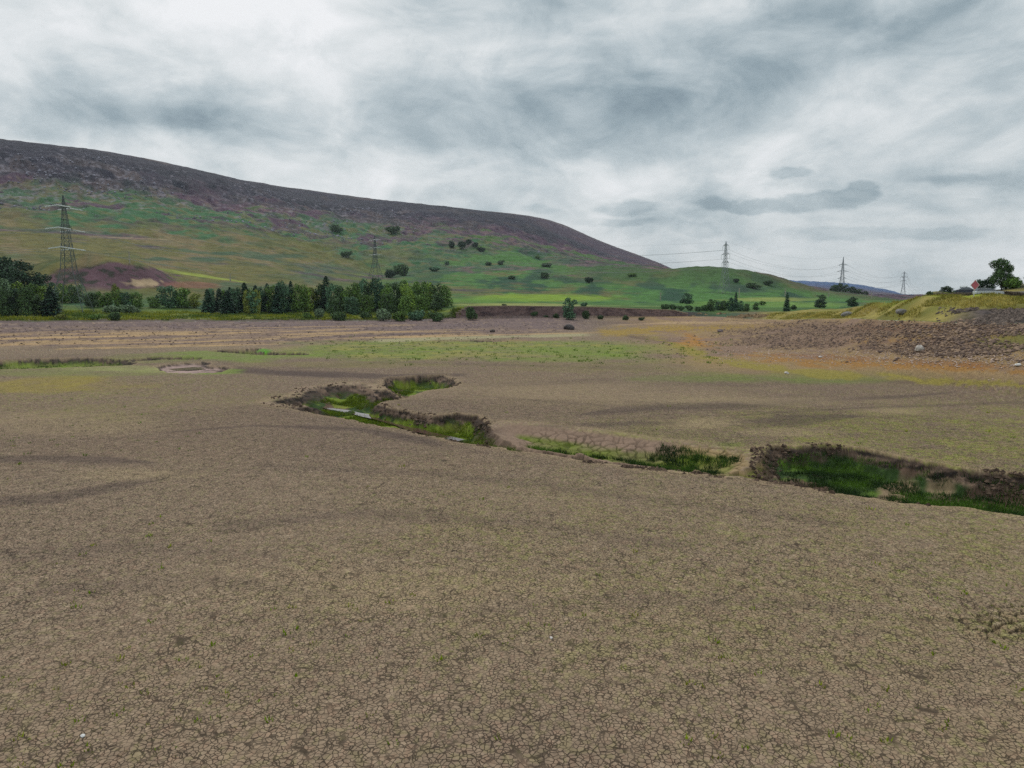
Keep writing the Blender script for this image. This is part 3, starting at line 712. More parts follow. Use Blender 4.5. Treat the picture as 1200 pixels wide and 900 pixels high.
def land_patch(az, sv):
    A, Sg = np.meshgrid(az, sv)
    r0 = rfoot(A)
    near = Sg <= 1
    rr = np.where(near, np.exp(np.log(r0) + (math.log(2350) - np.log(r0)) * np.minimum(Sg, 1)), 2350 * np.exp((Sg - 1) * math.log(6600 / 2350)))
    x, y = rr * np.sin(A), rr * np.cos(A)
    t = tab(TT, x, y)
    z = tab(ZT, x, y) + relief(x, y, t) * ss(0, 0.6, t)
    z = z + lake_und(x, y) * ss(1, 0, t)
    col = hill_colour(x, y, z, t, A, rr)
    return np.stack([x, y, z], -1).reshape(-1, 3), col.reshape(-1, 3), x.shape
azh = np.linspace(-AZF, AZF, 1250)
svh = np.concatenate([np.linspace(0, 1, 760), np.linspace(1, 2, 70)[1:]])
V1, C1, sh1 = land_patch(azh, svh)
azc = np.linspace(AZF, 2 * math.pi - AZF, 140); azc = (azc + math.pi) % (2 * math.pi) - math.pi
V2, C2, sh2 = land_patch(azc, np.concatenate([np.linspace(0, 1, 120), np.linspace(1, 2, 30)[1:]]))
Fq = np.concatenate([grid_faces(*sh1), grid_faces(*sh2, off=len(V1))])[:, ::-1]
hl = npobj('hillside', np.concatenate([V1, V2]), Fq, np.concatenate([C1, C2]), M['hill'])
tag(hl, kind='structure')

# ------------------------------------------------------------------ water in the cuts
m, n, l, b = newmat('peaty_water', 0.06, 0.5)
b.inputs['Base Color'].default_value = (0.10, 0.055, 0.045, 1); b.inputs['Coat Weight'].default_value = 0.0
tn = n.new('ShaderNodeTexNoise'); tn.inputs['Scale'].default_value = 2.5; bp = n.new('ShaderNodeBump'); bp.inputs['Strength'].default_value = 0.15; bp.inputs['Distance'].default_value = 0.03
geo = n.new('ShaderNodeNewGeometry'); l.new(geo.outputs['Position'], tn.inputs['Vector']); l.new(tn.outputs['Fac'], bp.inputs['Height']); l.new(bp.outputs[0], b.inputs['Normal'])
M['water'] = m
def ribbon(name, pts, z, mat):
    """pts: (u, v, half width in metres) along the stream"""
    W = [g0(a, b_, z) for a, b_, _ in pts]; hw = [p[2] for p in pts]
    P = [];
    for i, (x_, y_) in enumerate(W):
        a = W[max(0, i - 1)]; c_ = W[min(len(W) - 1, i + 1)]
        tx, ty = c_[0] - a[0], c_[1] - a[1]; q = math.hypot(tx, ty); nx, ny = -ty / q, tx / q
        P.append((x_ + nx * hw[i], y_ + ny * hw[i], z)); P.append((x_ - nx * hw[i], y_ - ny * hw[i], z))
    fs = [(2 * i, 2 * i + 1, 2 * i + 3, 2 * i + 2) for i in range(len(W) - 1)]
    return npobj(name, np.array(P), np.array(fs), None, mat, smoothf=False)
tag(ribbon('stream', [(374,477,.1),(388,479,.3),(402,481,.55),(418,484.5,.5),(430,487,.75),(445,490.5,.6),(458,494,.7),(470,498,.55),(482,502,.7),(500,507,.5),(540,516,.5)], -1.24, M['water']), kind='structure')
tag(ribbon('pool', [(186,432.5,.4),(194,433,1.6),(203,433.5,2.8),(212,432.5,1.8),(222,432,2.8),(236,432,1.8),(244,432.5,1)], -0.40, M['water']), kind='structure')
tag(ribbon('creek', [(243,413,.3),(262,412.5,.8),(290,413.6,.8),(325,415.2,.8),(350,415.6,.4)], -1.02, M['water']), kind='structure')

# ------------------------------------------------------------------ grass in the channel, seedlings, stones
def tufts(name, pts, h, wid, colf, nb=7, spread=0.5, seed=1):
    rg = np.random.default_rng(seed); n = len(pts); N = n * nb
    P = np.repeat(np.asarray(pts), nb, 0); H = np.repeat(h, nb) * rg.uniform(0.55, 1.2, N)
    a = rg.uniform(0, 2 * math.pi, N); rr = np.sqrt(rg.uniform(0, 1, N)) * np.repeat(h, nb) * spread
    bx = P[:, 0] + rr * np.cos(a); by = P[:, 1] + rr * np.sin(a); bz = P[:, 2] - 0.02
    th = rg.uniform(0, math.pi, N); wx = np.cos(th) * wid * H; wy = np.sin(th) * wid * H
    lx = np.cos(a) * H * 0.35 + rg.normal(0, 0.12, N) * H; ly = np.sin(a) * H * 0.35 + rg.normal(0, 0.12, N) * H
    V = np.stack([np.stack([bx - wx, by - wy, bz], -1), np.stack([bx + wx, by + wy, bz], -1), np.stack([bx + lx, by + ly, bz + H], -1)], 1).reshape(-1, 3)
    Fx = np.arange(3 * N).reshape(-1, 3)
    cols = np.repeat(np.repeat(colf, nb, 0) * rg.uniform(0.7, 1.35, (N, 1)), 3, 0)
    return npobj(name, V, Fx, cols, M['grass'], smoothf=False)

# channel floor grass
pts = []; hh = []; cc = []
rg = np.random.default_rng(3)
for ci, cnt, hr, cset in ((0, 26000, (0.18, 0.42), 0), (1, 2200, (0.15, 0.35), 1), (4, 2600, (0.2, 0.45), 2), (6, 250, (0.15, 0.3), 1), (7, 700, (0.15, 0.3), 1)):
    bb = CHB[ci]
    x = rg.uniform(bb[0], bb[1], cnt * 8); y = rg.uniform(bb[2], bb[3], cnt * 8)
    _, ins = channels(x, y); z = Zfull(x, y)
    u, v = uv_of(x, y, z)
    cover = fbm(x, y, 4.0, 3, 301) + 0.35 * fbm(x, y, 1.2, 2, 303)
    thr = np.where(u > 880, 0.0, np.where(u > 560, -0.25, 0.05))
    stream = (np.abs(v - polyy(u, [(368,476),(402,480),(445,489),(490,502),(560,516)])) < 4.5) & (u < 500)
    bowl = (u < 462) & (v < 473) & (ci == 0)
    ok = ~(bowl & (cover < 0.35)) & (ins > 0.4) & (z < np.where(u > 900, -0.55, np.where((u > 770) & (u < 905), -0.25, np.where((u > 560) & (u < 880), -0.72, -0.8)))) & (cover > thr) & ~stream & (u > -60) & (u < 1290) & ~((u > 590) & (u < 760) & (v < polyy(u, [(590,522),(700,537),(760,545)]) - 2)) & ~((u>1035)&(u<1075)&(v>548)&(v<566))
    i = np.nonzero(ok)[0][:cnt]
    pts.append(np.stack([x[i], y[i], z[i]], -1)); hh.append(rg.uniform(*hr, len(i)))
    w = ss(-0.3, 0.9, fbm(x[i], y[i], 2.4, 3, 305) + rg.normal(0, 0.25, len(i)))
    a, b2 = [(C(40, 58, 30), C(82, 108, 48)), (C(88, 104, 44), C(124, 136, 58)), (C(56, 78, 42), C(96, 108, 60))][cset]
    col = mix(np.ones((len(i), 3)) * a, b2, w)
    if ci == 0:
        lo = ss(640, 540, u[i]); col = mix(col, C(120, 132, 56), lo * 0.6)
    cc.append(col)
P_ = np.concatenate(pts); H_ = np.concatenate(hh); K_ = np.concatenate(cc)
tag(tufts('channel_grass', P_, H_, 0.06, K_, 6, 0.6, 5), 'rank green grass growing on the floor of the muddy stream cut', 'grass', kind='stuff')

# seedlings dotting the near mud
N = 5200
u = rg.uniform(-60, 1260, N * 3); v = 470 + 440 * rg.uniform(0, 1, N * 3) ** 0.8
x, y = g0(u, v); n_ = fbm(x, y, 6, 3, 311) + 0.5 * fbm(x, y, 1.3, 2, 313)
keep = (n_ + rg.normal(0, 0.35, len(x)) > 0.25)
_, ins = channels(x, y); keep &= ins < -0.2
x, y = x[keep][:N], y[keep][:N]; z = Zfull(x, y)
h_ = rg.uniform(0.015, 0.045, len(x)) * (1 + 2.2 * (rg.uniform(0, 1, len(x)) > 0.95)) * (1 + np.hypot(x, y) / 130)
tag(tufts('mud_seedlings', np.stack([x, y, z], -1), h_, 0.22, mix(np.ones((len(x), 3)) * C(112, 138, 44), C(136, 140, 62), rg.uniform(0, 1, len(x))), 8, 1.1, 6),
    'tiny yellow green seedlings dotted over the cracked mud', 'seedlings', kind='stuff')
# larger weed tufts on the left flats and on the far green
u = np.concatenate([rg.uniform(-40, 240, 90), rg.uniform(380, 860, 500)]); v = np.concatenate([rg.uniform(443, 535, 90), rg.uniform(400, 424, 500)])
v[90:] += 4 * rg.normal(0, 1, 500)
x, y = g0(u, v); z = Zfull(x, y)
tag(tufts('weed_tufts', np.stack([x, y, z], -1), np.where(np.arange(len(x)) < 90, rg.uniform(0.08, 0.2, len(x)), rg.uniform(0.15, 0.4, len(x))), 0.2,
    np.ones((len(x), 3)) * C(92, 118, 50), 9, 1.3, 8), 'scattered low green weeds on the far mud flats', 'weeds', kind='stuff')
# rough grass fringe on both banks
u = np.concatenate([rg.uniform(-60, 540, 9000), rg.uniform(900, 1260, 9000)])
az = np.arctan2(*[q for q in ray(u, np.full(len(u), 365.0))][:2])
fr = rg.uniform(0, 1, len(u)); d1 = np.interp(az, AZT, DK[1]); d2 = np.interp(az, AZT, DK[2])
rr = d1 + (d2 - d1) * (0.12 + fr * 0.95); x, y = rr * np.sin(az), rr * np.cos(az); z = Zfull(x, y)
left = np.arange(len(u)) < 9000
w = ss(-0.5, 0.6, fbm(x, y, 6, 3, 317) + rg.normal(0, 0.2, len(u)))
col = np.where(left[:, None], mix(np.ones((len(u), 3)) * C(84, 100, 50), C(134, 136, 62), w), mix(np.ones((len(u), 3)) * C(132, 128, 72), C(176, 164, 104), w))
ok = fbm(x, y, 5, 3, 319) > -0.35
ok &= ~((~left) & (fr < 0.35) & (u > 1080))
tag(tufts('bank_grass', np.stack([x, y, z], -1)[ok], (np.where(left, rg.uniform(0.4, 0.9, len(u)), rg.uniform(0.2, 0.5, len(u))))[ok], 0.16, col[ok], 5, 1.0, 9),
    'rough olive grass along the reservoir banks', 'grass', kind='stuff')

def stones(name, P, sz, cols, seed=1, flat=0.6):
    rg = np.random.default_rng(seed)
    base = np.array([(1,0,0),(0.3,0.95,0),(-0.8,0.6,0),(-0.8,-0.6,0),(0.3,-0.95,0),(0.25,0.2,1),(-0.35,-0.2,0.85),(0,0,-0.7)], float)
    fc = np.array([(0,1,5),(1,2,5),(2,6,5),(2,3,6),(3,4,6),(4,5,6),(4,0,5),(1,0,7),(2,1,7),(3,2,7),(4,3,7),(0,4,7)])
    n = len(P); V = np.repeat(base[None], n, 0) * (1 + rg.uniform(-0.3, 0.3, (n, 8, 3)))
    a = rg.uniform(0, 6.28, n); ca, sa = np.cos(a)[:, None], np.sin(a)[:, None]
    el = rg.uniform(0.6, 1.0, (n, 1))
    X = V[..., 0]; Y = V[..., 1] * el
    V = np.stack([X * ca - Y * sa, X * sa + Y * ca, V[..., 2] * flat * rg.uniform(0.6, 1.2, (n, 1))], -1) * (np.asarray(sz) / 2)[:, None, None]
    V += P[:, None, :]
    Fx = (fc[None] + (np.arange(n) * 8)[:, None, None]).reshape(-1, 3)
    return npobj(name, V.reshape(-1, 3), Fx, np.repeat(cols, 8, 0), M['stone'], smoothf=False)
# rubble of the right shore
N = 60000
u = rg.uniform(780, 1290, N); v = rg.uniform(374, 424, N)
x = np.zeros(N); y = np.zeros(N)
# find ground by marching a coarse table
azr = np.arctan2(*[q for q in ray(u, v)][:2]); te = ray(u, v)[2] / np.hypot(*ray(u, v)[:2])
rr = np.full(N, 60.0); done = np.zeros(N, bool)
STEP = 1.5; gp = 1.0
for d in np.arange(60, 330, 1.5):
    zz = tab(ZT, d * np.sin(azr), d * np.cos(azr)); gap = CAMH + d * te - zz; hitm = (~done) & (gap < 0); rr[hitm] = d - STEP * (-gap / (gp - gap + 1e-9))[hitm]; done |= hitm; gp = gap
x, y = rr * np.sin(azr), rr * np.cos(azr)
n1 = fbm(x, y, 9, 4, 101); n3 = fbm(x, y, 30, 4, 105)
rub = np.clip(blobm(u, v, 985, 387, 120, 9, 0.4, n1 * 0.5 + n3 * .3) + blobm(u, v, 930, 401, 80, 8, 0.5, n1 * 0.5) + blobm(u, v, 1110, 406, 78, 8, 0.4, n1 * 0.6) + blobm(u, v, 1170, 385, 70, 7, 0.4, n1 * 0.5)
    + blobm(u, v, 1100, 411, 60, 4, 0.5, n1 * .5) - 0.12 + 0.35 * fbm(x, y, 4, 3, 342), 0, 1)
keep = done & (rg.uniform(0, 1, N) < rub * 0.36)
x, y = x[keep], y[keep]; z = Zfull(x, y)
w = rg.uniform(0, 1, len(x)) ** 1.5
sz = 0.2 + 0.65 * rg.uniform(0, 1, len(x)) ** 3
tag(stones('shore_rubble', np.stack([x, y, z + 0.02], -1), sz, mix(np.ones((len(x), 3)) * C(88, 76, 72), C(150, 130, 112), w), 4), 'dark angular rubble covering the right shore below the grass mounds', 'rubble', kind='stuff')
# pale pebbles at the rubble edge and along the left shore
u = np.concatenate([rg.uniform(840, 1240, 1500), rg.uniform(0, 620, 700)]); v = np.concatenate([rg.normal(416, 5, 1500) + 0.02 * (u[:1500] - 900), rg.uniform(381, 404, 700)])
azr = np.arctan2(*[q for q in ray(u, v)][:2]); te = ray(u, v)[2] / np.hypot(*ray(u, v)[:2]); rr = np.full(len(u), 60.0); done = np.zeros(len(u), bool)
STEP = 1.0; gp = 1.0
for d in np.arange(60, 330, 1.0):
    zz = tab(ZT, d * np.sin(azr), d * np.cos(azr)); gap = CAMH + d * te - zz; hitm = (~done) & (gap < 0); rr[hitm] = d - STEP * (-gap / (gp - gap + 1e-9))[hitm]; done |= hitm; gp = gap
x, y = (rr * np.sin(azr))[done], (rr * np.cos(azr))[done]; z = Zfull(x, y)
lf = (np.arange(len(u)) >= 1500)[done]
col = np.where(lf[:, None], C(78, 66, 60), C(176, 158, 146)) * rg.uniform(0.7, 1.2, (len(x), 1))
tag(stones('shore_pebbles', np.stack([x, y, z + 0.02], -1), np.where(lf, rg.uniform(0.2, 0.6, len(x)), rg.uniform(0.15, 0.4, len(x))), col, 5), 'loose stones strewn along the drying shorelines', 'stones', kind='stuff')
# hillside outcrops and scree
u = np.concatenate([rg.uniform(-60, 480, 4200), rg.uniform(480, 700, 700)]); 
az = np.arctan2(*[q for q in ray(u, np.full(len(u), 240.0))][:2]); tt_ = rg.uniform(5.45, 6.95, len(u))
ks = np.arange(NK); rr = np.array([np.interp(t_, ks, DK[:, int(np.clip((a - AZT[0]) / (AZT[1] - AZT[0]), 0, 1240))]) for t_, a in zip(tt_, az)])
x, y = rr * np.sin(az), rr * np.cos(az)
cl = fbm(x, y, 90, 4, 331) + 0.5 * fbm(x, y, 20, 2, 333) + rg.normal(0, 0.25, len(u)) - np.abs(tt_ - 6.1) * 0.5
ok = cl > 0.15
x, y = x[ok], y[ok]; z = Zfull(x, y)
tag(stones('hillside_scree', np.stack([x, y, z + 0.3], -1), 1.2 + 4.2 * rg.uniform(0, 1, len(x)) ** 3, C(138, 136, 146) * rg.uniform(0.45, 1.15, (len(x), 1)), 6, 0.9), 'pale boulders scattered across the heather slope under the edge', 'scree', kind='stuff')
# rock heaps at the bank toe in the middle distance
def clod_field():
    u = np.concatenate([rg.uniform(800, 910, 1300), rg.uniform(1095, 1290, 3500)]); az = np.arctan2(*[q for q in ray(u, np.full(len(u), 370.0))][:2])
    k = rg.uniform(0.98, 1.9, len(u)); k[1300:] = rg.uniform(0.95, 1.55, 3500)
    d1 = np.interp(az, AZT, DK[1]); d2 = np.interp(az, AZT, DK[2]); rr = d1 + (d2 - d1) * (k - 1) * 0.8
    x, y = rr * np.sin(az), rr * np.cos(az); z = Zfull(x, y)
    keep = (rg.uniform(0, 1, len(u)) < np.where(np.arange(len(u)) < 1300, 1, ss(1090, 1160, u))) & (fbm(x, y, 7, 3, 341) + 0.15 * (np.arange(len(u)) > 1300) > 0.0)
    fa = (np.arange(len(u)) < 1300)[keep]
    col = np.where(fa[:, None], C(128, 110, 88), C(104, 94, 88)) * rg.uniform(0.45, 1.25, (int(keep.sum()), 1))
    tag(stones('bank_rubble', np.stack([x, y, z], -1)[keep], np.where(fa, rg.uniform(0.5, 1.8, int(keep.sum())), rg.uniform(0.25, 0.85, int(keep.sum()))), col, 7, 0.7), 'broken rock armouring the toe of the far right bank', 'rubble', kind='stuff')
clod_field()

# broken clods along the rims of the cuts
u = rg.uniform(300, 1290, 60000); v = rg.uniform(436, 600, 60000); x, y = g0(u, v); _, ins = channels(x, y)
ok = (ins > -0.35) & (ins < 1.3) & (fbm(x, y, 3, 3, 351) > -0.15) & ~((u > 575) & (u < 880) & (v < 540)); i = np.nonzero(ok)[0][:2600]
x, y = x[i], y[i]; z = Zfull(x, y)
tag(stones('bank_clods', np.stack([x, y, z], -1), 0.12 + 0.38 * rg.uniform(0, 1, len(x)) ** 2.5, C(92, 78, 68) * rg.uniform(0.4, 1.25, (len(x), 1)), 14, 0.8), 'broken clods of dark earth slumped along the stream banks', 'clods', kind='stuff')

# single stones that can be pointed at
def boulder(px, py, size, col, label, flat=0.6, seed=0):
    x, y, z = hit(px, py)
    bm = np.random.default_rng(seed)
    import bmesh
    b_ = bmesh.new(); bmesh.ops.create_icosphere(b_, subdivisions=3, radius=0.5)
    off = bm.uniform(0, 50)
    for vtx in b_.verts:
        c_ = vtx.co; k = 1 + 0.28 * float(fbm(np.array([c_.x * 2 + off]), np.array([c_.y * 2 + c_.z * 1.7]), 1.0, 3, seed)[0])
        vtx.co = Vector((c_.x * k, c_.y * k * 0.8, c_.z * k * flat)) * size
        vtx.co.z = max(vtx.co.z, -0.2 * size * flat)
    me = bpy.data.meshes.new('boulder'); b_.to_mesh(me); b_.free()
    me.materials.append(solid('boulder_rock', col, 0.85, var=0.3, scale=4 / size))
    o = bpy.data.objects.new('boulder', me); COL.objects.link(o); o.location = (x, y, z + 0.12 * size); o.rotation_euler = (0, 0, bm.uniform(0, 6))
    tag(o, label, 'boulder'); return o
boulder(97, 864, 0.14, (0.8, 0.78, 0.76), 'small white stone alone on the cracked mud at the lower left', seed=1)
boulder(646, 749, 0.12, (0.66, 0.62, 0.58), 'small pale pebble on the mud at the lower centre', seed=2)
boulder(922, 438, 0.75, (0.6, 0.56, 0.54), 'pale stone on the olive mud below the rubble shore', seed=3)
boulder(1193, 429, 0.7, (0.75, 0.73, 0.7), 'bright white stone on the rust coloured shore at the right edge', seed=4)
boulder(961, 419, 0.7, (0.62, 0.58, 0.55), 'pale stone beneath the left end of the rubble', seed=5)
boulder(1078, 411, 1.5, (0.48, 0.44, 0.40), 'large grey boulder at the front edge of the rubble shore', 0.8, seed=6)
boulder(844, 389, 1.9, (0.16, 0.12, 0.12), 'dark boulder alone on the pale shelf in front of the rock heaps', 0.6, seed=7)
boulder(667, 386, 3.4, (0.07, 0.06, 0.06), 'dark humped rock on the grey shore below the stone wall', 0.6, seed=8)
boulder(577, 389, 2.2, (0.10, 0.08, 0.07), 'low dark rock on the shore left of the humped one', 0.5, seed=9)
boulder(1056, 368, 2.6, (0.20, 0.19, 0.18), 'brown rock lump between the olive grass mounds', 0.55, seed=10)
boulder(992, 371, 3.0, (0.22, 0.21, 0.20), 'grey rocky hump at the foot of the grass mounds', 0.6, seed=11)

# ------------------------------------------------------------------ embankment wall
def embankment():
    us = np.linspace(534, 806, 240)
    top = polyy(us, [(534,368),(548,359.5),(600,359),(700,360.5),(790,364),(806,368)]); bot = polyy(us, [(534,373.5),(600,373),(700,372.5),(806,372)])
    az = np.arctan2(*ray(us, np.full(240, 366.0))[:2]); d1 = np.interp(az, AZT, DK[1])
    rows = []; N = 9
    dd = d1 - 0.8
    for k in range(N):
        f = k / (N - 1); d = dd + 1.4 * f
        te_t = (lambda q: q[2] / np.hypot(q[0], q[1]))(ray(us, top)); te_b = (lambda q: q[2] / np.hypot(q[0], q[1]))(ray(us, bot))
        zt = CAMH + (dd + 1.4) * te_t; zb = CAMH + dd * te_b - 0.8
        z = zb + (zt - zb) * f
        x = d * np.sin(az); y = d * np.cos(az)
        x = x + 0.10 * fbm(us * 0.5, z * 2, 1, 2, 401)
        rows.append(np.stack([x, y, z], -1))
    d = dd + 2.6; rows.append(np.stack([d * np.sin(az), d * np.cos(az), rows[-1][:, 2] + 0.01], -1))
    Vw = np.concatenate(rows); e = empty('retaining_wall', tuple(Vw[120]))
    tag(e, 'long dark stone retaining wall along the far shore with a pale coping', 'wall')
    m, n, l, b = newmat('gritstone', 0.95, 0.1)
    geo = n.new('ShaderNodeNewGeometry'); mp = n.new('ShaderNodeMapping'); mp.inputs['Scale'].default_value = (0.8, 0.8, 1.6)
    vo = n.new('ShaderNodeTexVoronoi'); vo.inputs['Scale'].default_value = 0.9; no = n.new('ShaderNodeTexNoise'); no.inputs['Scale'].default_value = 0.25; no.inputs['Detail'].default_value = 6
    l.new(geo.outputs['Position'], mp.inputs[0]); l.new(mp.outputs[0], vo.inputs['Vector']); l.new(geo.outputs['Position'], no.inputs['Vector'])
    mx = n.new('ShaderNodeMath'); mx.operation = 'MULTIPLY_ADD'; mx.inputs[1].default_value = 0.35; sp = n.new('ShaderNodeSeparateColor'); l.new(vo.outputs['Color'], sp.inputs[0])
    l.new(sp.outputs[0], mx.inputs[0]); l.new(no.outputs['Fac'], mx.inputs[2])
    r = n.new('ShaderNodeValToRGB'); r.color_ramp.elements[0].position = 0.35; r.color_ramp.elements[1].position = 0.95
    r.color_ramp.elements[0].color = (*C(64, 54, 56), 1); r.color_ramp.elements[1].color = (*C(122, 104, 100), 1)
    l.new(mx.outputs[0], r.inputs['Fac']); l.new(r.outputs['Color'], b.inputs['Base Color'])
    o = npobj('wall_face', Vw - Vw[120], grid_faces(10, 240), None, m, e, smoothf=False)
    cop = MB(); T = rows[-2] - Vw[120]
    for i in range(0, 239, 3):
        a = Vector(T[i]); c_ = Vector(T[min(i + 3, 239)]); mid = (a + c_) / 2; cop.box((mid.x, mid.y + 0.3, mid.z + 0.16), ((c_ - a).length - 0.03, 0.8, 0.34), math.atan2(c_.y - a.y, c_.x - a.x))
    cop.build('coping', solid('coping_stone', C(140, 128, 112), 0.9, var=0.25, scale=0.3), e)
embankment()

def drystone():
    """low dry stone wall beside the road on the right bank"""
    us = np.linspace(1074, 1262, 150); az = np.arctan2(*ray(us, np.full(150, 346.0))[:2])
    d = np.interp(az, AZT, DK[2] * 0.62 + DK[3] * 0.38)
    x, y = d * np.sin(az), d * np.cos(az); z = Zfull(x, y)
    rg2 = np.random.default_rng(12); P = []; K = []; sz = []
    for c_ in range(4):
        for i in range(149):
            for k in range(3):
                f = rg2.uniform(0, 1)
                P.append((x[i] + (x[i + 1] - x[i]) * f, y[i] + (y[i + 1] - y[i]) * f + rg2.uniform(-.12, .12), z[i] + 0.08 + c_ * 0.17)); sz.append(rg2.uniform(0.3, 0.5)); K.append(C(92, 84, 76) * rg2.uniform(0.5, 1.3))
    o = stones('dry_stone_wall', np.array(P), np.array(sz), np.array(K), 13, 0.8)
    tag(o, 'low dark dry stone wall running along the road above the olive mounds', 'wall')
drystone()

# ------------------------------------------------------------------ trees
def leafcloud(lobes, n, size, seed, droop=0.0):
    """lobes: (cx,cy,cz,rx,ry,rz); unit tree 1 m high"""
    rg = np.random.default_rng(seed)
    vol = np.array([l_[3] * l_[4] * l_[5] for l_ in lobes]) ** 0.67; pick = rg.choice(len(lobes), n, p=vol / vol.sum())
    Lb = np.array(lobes)[pick]
    d = rg.normal(0, 1, (n, 3)); d /= np.linalg.norm(d, axis=1)[:, None]
    rad = rg.uniform(0.45, 1.08, n) ** 0.6
    nz = 1 + 0.22 * (fbm(d[:, 0] * 2 + Lb[:, 0] * 9, d[:, 1] * 2 + d[:, 2] * 2, 1.0, 2, seed))
    P = Lb[:, :3] + d * Lb[:, 3:] * (rad * nz)[:, None]
    P[:, 2] = np.maximum(P[:, 2], 0.02)
    nrm = d * 0.7 + rg.normal(0, 0.6, (n, 3)); nrm[:, 2] += 0.25; nrm /= np.linalg.norm(nrm, axis=1)[:, None]
    a = np.cross(nrm, rg.normal(0, 1, (n, 3))); a /= np.linalg.norm(a, axis=1)[:, None]; b = np.cross(nrm, a)
    s = size * rg.uniform(0.6, 1.4, n)[:, None]
    V = np.stack([P - a * s, P - b * s * 0.55 + nrm * s * 0.2, P + a * s, P + b * s * 0.55 - nrm * s * 0.2], 1).reshape(-1, 3)
    return V, np.arange(4 * n).reshape(-1, 4)
def trunk_mb(h, w, limbs, seed, spread=0.25):
    rnd = random.Random(seed); mb = MB(); pts = [Vector((0, 0, -0.05))]
    for k in range(1, 5): pts.append(Vector((rnd.uniform(-.02, .02) * k, rnd.uniform(-.02, .02) * k, h * k / 4)))
    for k in range(4): mb.bar(pts[k], pts[k + 1], w * (1 - k * 0.2), w * (1 - (k + 1) * 0.2), 7)
    for k in range(limbs):
        s_ = pts[rnd.choice((1, 2, 3))]; a = rnd.uniform(0, 6.28); e_ = s_ + Vector((math.cos(a) * spread, math.sin(a) * spread, rnd.uniform(0.12, 0.3)))
        mb.bar(s_, e_, w * 0.4, w * 0.12, 5)
    return mb
PROTO = {}
def mk(kind, i, seed, n, size):
    rnd = random.Random(seed)
    if kind == 'broad':
        lobes = [(rnd.uniform(-.04, .04), rnd.uniform(-.04, .04), .5, .26, .26, .42), (rnd.uniform(-.1,.1), rnd.uniform(-.1,.1), .2, .3, .3, .2)]
        for k in range(8):
            a = rnd.uniform(0, 6.28); rr_ = rnd.uniform(.15, .3); lobes.append((math.cos(a) * rr_, math.sin(a) * rr_, rnd.uniform(.15, .78), rnd.uniform(.1, .19), rnd.uniform(.1, .19), rnd.uniform(.1, .17)))
        lobes.append((rnd.uniform(-.08, .08), 0, .86, .13, .13, .12))
        V, Fx = leafcloud(lobes, n, size, seed); t = trunk_mb(0.6, 0.05, 5, seed)
    elif kind == 'conifer':
        rg = np.random.default_rng(seed); z = 0.06 + 0.94 * rg.uniform(0, 1, n) ** 1.25; lev = np.round(z * 15) / 15
        rad = (1 - z) ** 0.6 * 0.21 * (0.75 + 0.35 * ((z * 15) % 1 < 0.5)); a = rg.uniform(0, 6.28, n)
        rad = rad * (0.8 + 0.35 * vn(a * 1.3, lev * 20, seed)); f = rg.uniform(0.25, 1.0, n) ** 0.5
        P = np.stack([np.cos(a) * rad * f, np.sin(a) * rad * f, z - 0.05 * f * (1 - z)], -1)
        out = np.stack([np.cos(a), np.sin(a), -0.35 * np.ones(n)], -1) + rg.normal(0, .25, (n, 3)); side = np.stack([-np.sin(a), np.cos(a), np.zeros(n)], -1) + rg.normal(0, .3, (n, 3))
        s = size * rg.uniform(.6, 1.4, n)[:, None] * (0.5 + 0.7 * (1 - z))[:, None]
        V = np.stack([P - out * s * .6, P - side * s * .45, P + out * s, P + side * s * .45], 1).reshape(-1, 3); Fx = np.arange(4 * n).reshape(-1, 4)
        t = trunk_mb(0.9, 0.035, 0, seed)
    elif kind == 'pine':
        lobes = [(0, 0, .5, .24, .24, .38), (0, 0, .22, .3, .3, .2)]
        for k in range(11):
            a = rnd.uniform(0, 6.28); rr_ = rnd.uniform(.14, .36); zz = rnd.uniform(.3, .92); lobes.append((math.cos(a) * rr_ * (1.1 - zz * .5), math.sin(a) * rr_ * (1.1 - zz * .5), zz, rnd.uniform(.12, .22), rnd.uniform(.12, .22), rnd.uniform(.07, .13)))
        V, Fx = leafcloud(lobes, n, size, seed); t = trunk_mb(0.75, 0.045, 8, seed, 0.3)
    elif kind == 'bush':
        lobes = [(0, 0, .42, .45, .45, .42)]
        for k in range(7):
            a = rnd.uniform(0, 6.28); rr_ = rnd.uniform(.25, .5); lobes.append((math.cos(a) * rr_, math.sin(a) * rr_, rnd.uniform(.25, .65), rnd.uniform(.18, .3), rnd.uniform(.18, .3), rnd.uniform(.18, .3)))
        V, Fx = leafcloud(lobes, n, size, seed); t = trunk_mb(0.35, 0.05, 5, seed, 0.2)
    elif kind == 'big':
        lobes = [(0, 0, .5, .24, .24, .34), (-.06, 0, .74, .2, .2, .18), (.08, 0, .3, .24, .24, .22)]
        for k in range(17):
            a = rnd.uniform(0, 6.28); rr_ = rnd.uniform(.1, .3); zz = rnd.uniform(.22, .92)
            lobes.append((math.cos(a) * rr_ * (1.15 - .5 * zz) - 0.06 * zz, math.sin(a) * rr_, zz, rnd.uniform(.08, .15), rnd.uniform(.08, .15), rnd.uniform(.08, .14)))
        lobes.append((-.12, 0, .84, .13, .13, .1)); lobes.append((.2, 0, .66, .13, .1, .08)); lobes.append((.16, 0, .2, .22, .2, .14))
        V, Fx = leafcloud(lobes, n, size, seed); t = trunk_mb(0.75, 0.055, 8, seed, 0.25)
    else:  # bare
        lobes = [(0, 0, .75, .3, .3, .22)]; V, Fx = leafcloud(lobes, n, size, seed); t = trunk_mb(0.7, 0.04, 9, seed, 0.28)
    PROTO[(kind, i)] = (npmesh('crown', V, Fx, None, M['leaf'], False), t.mesh('trunk', M['bark']))
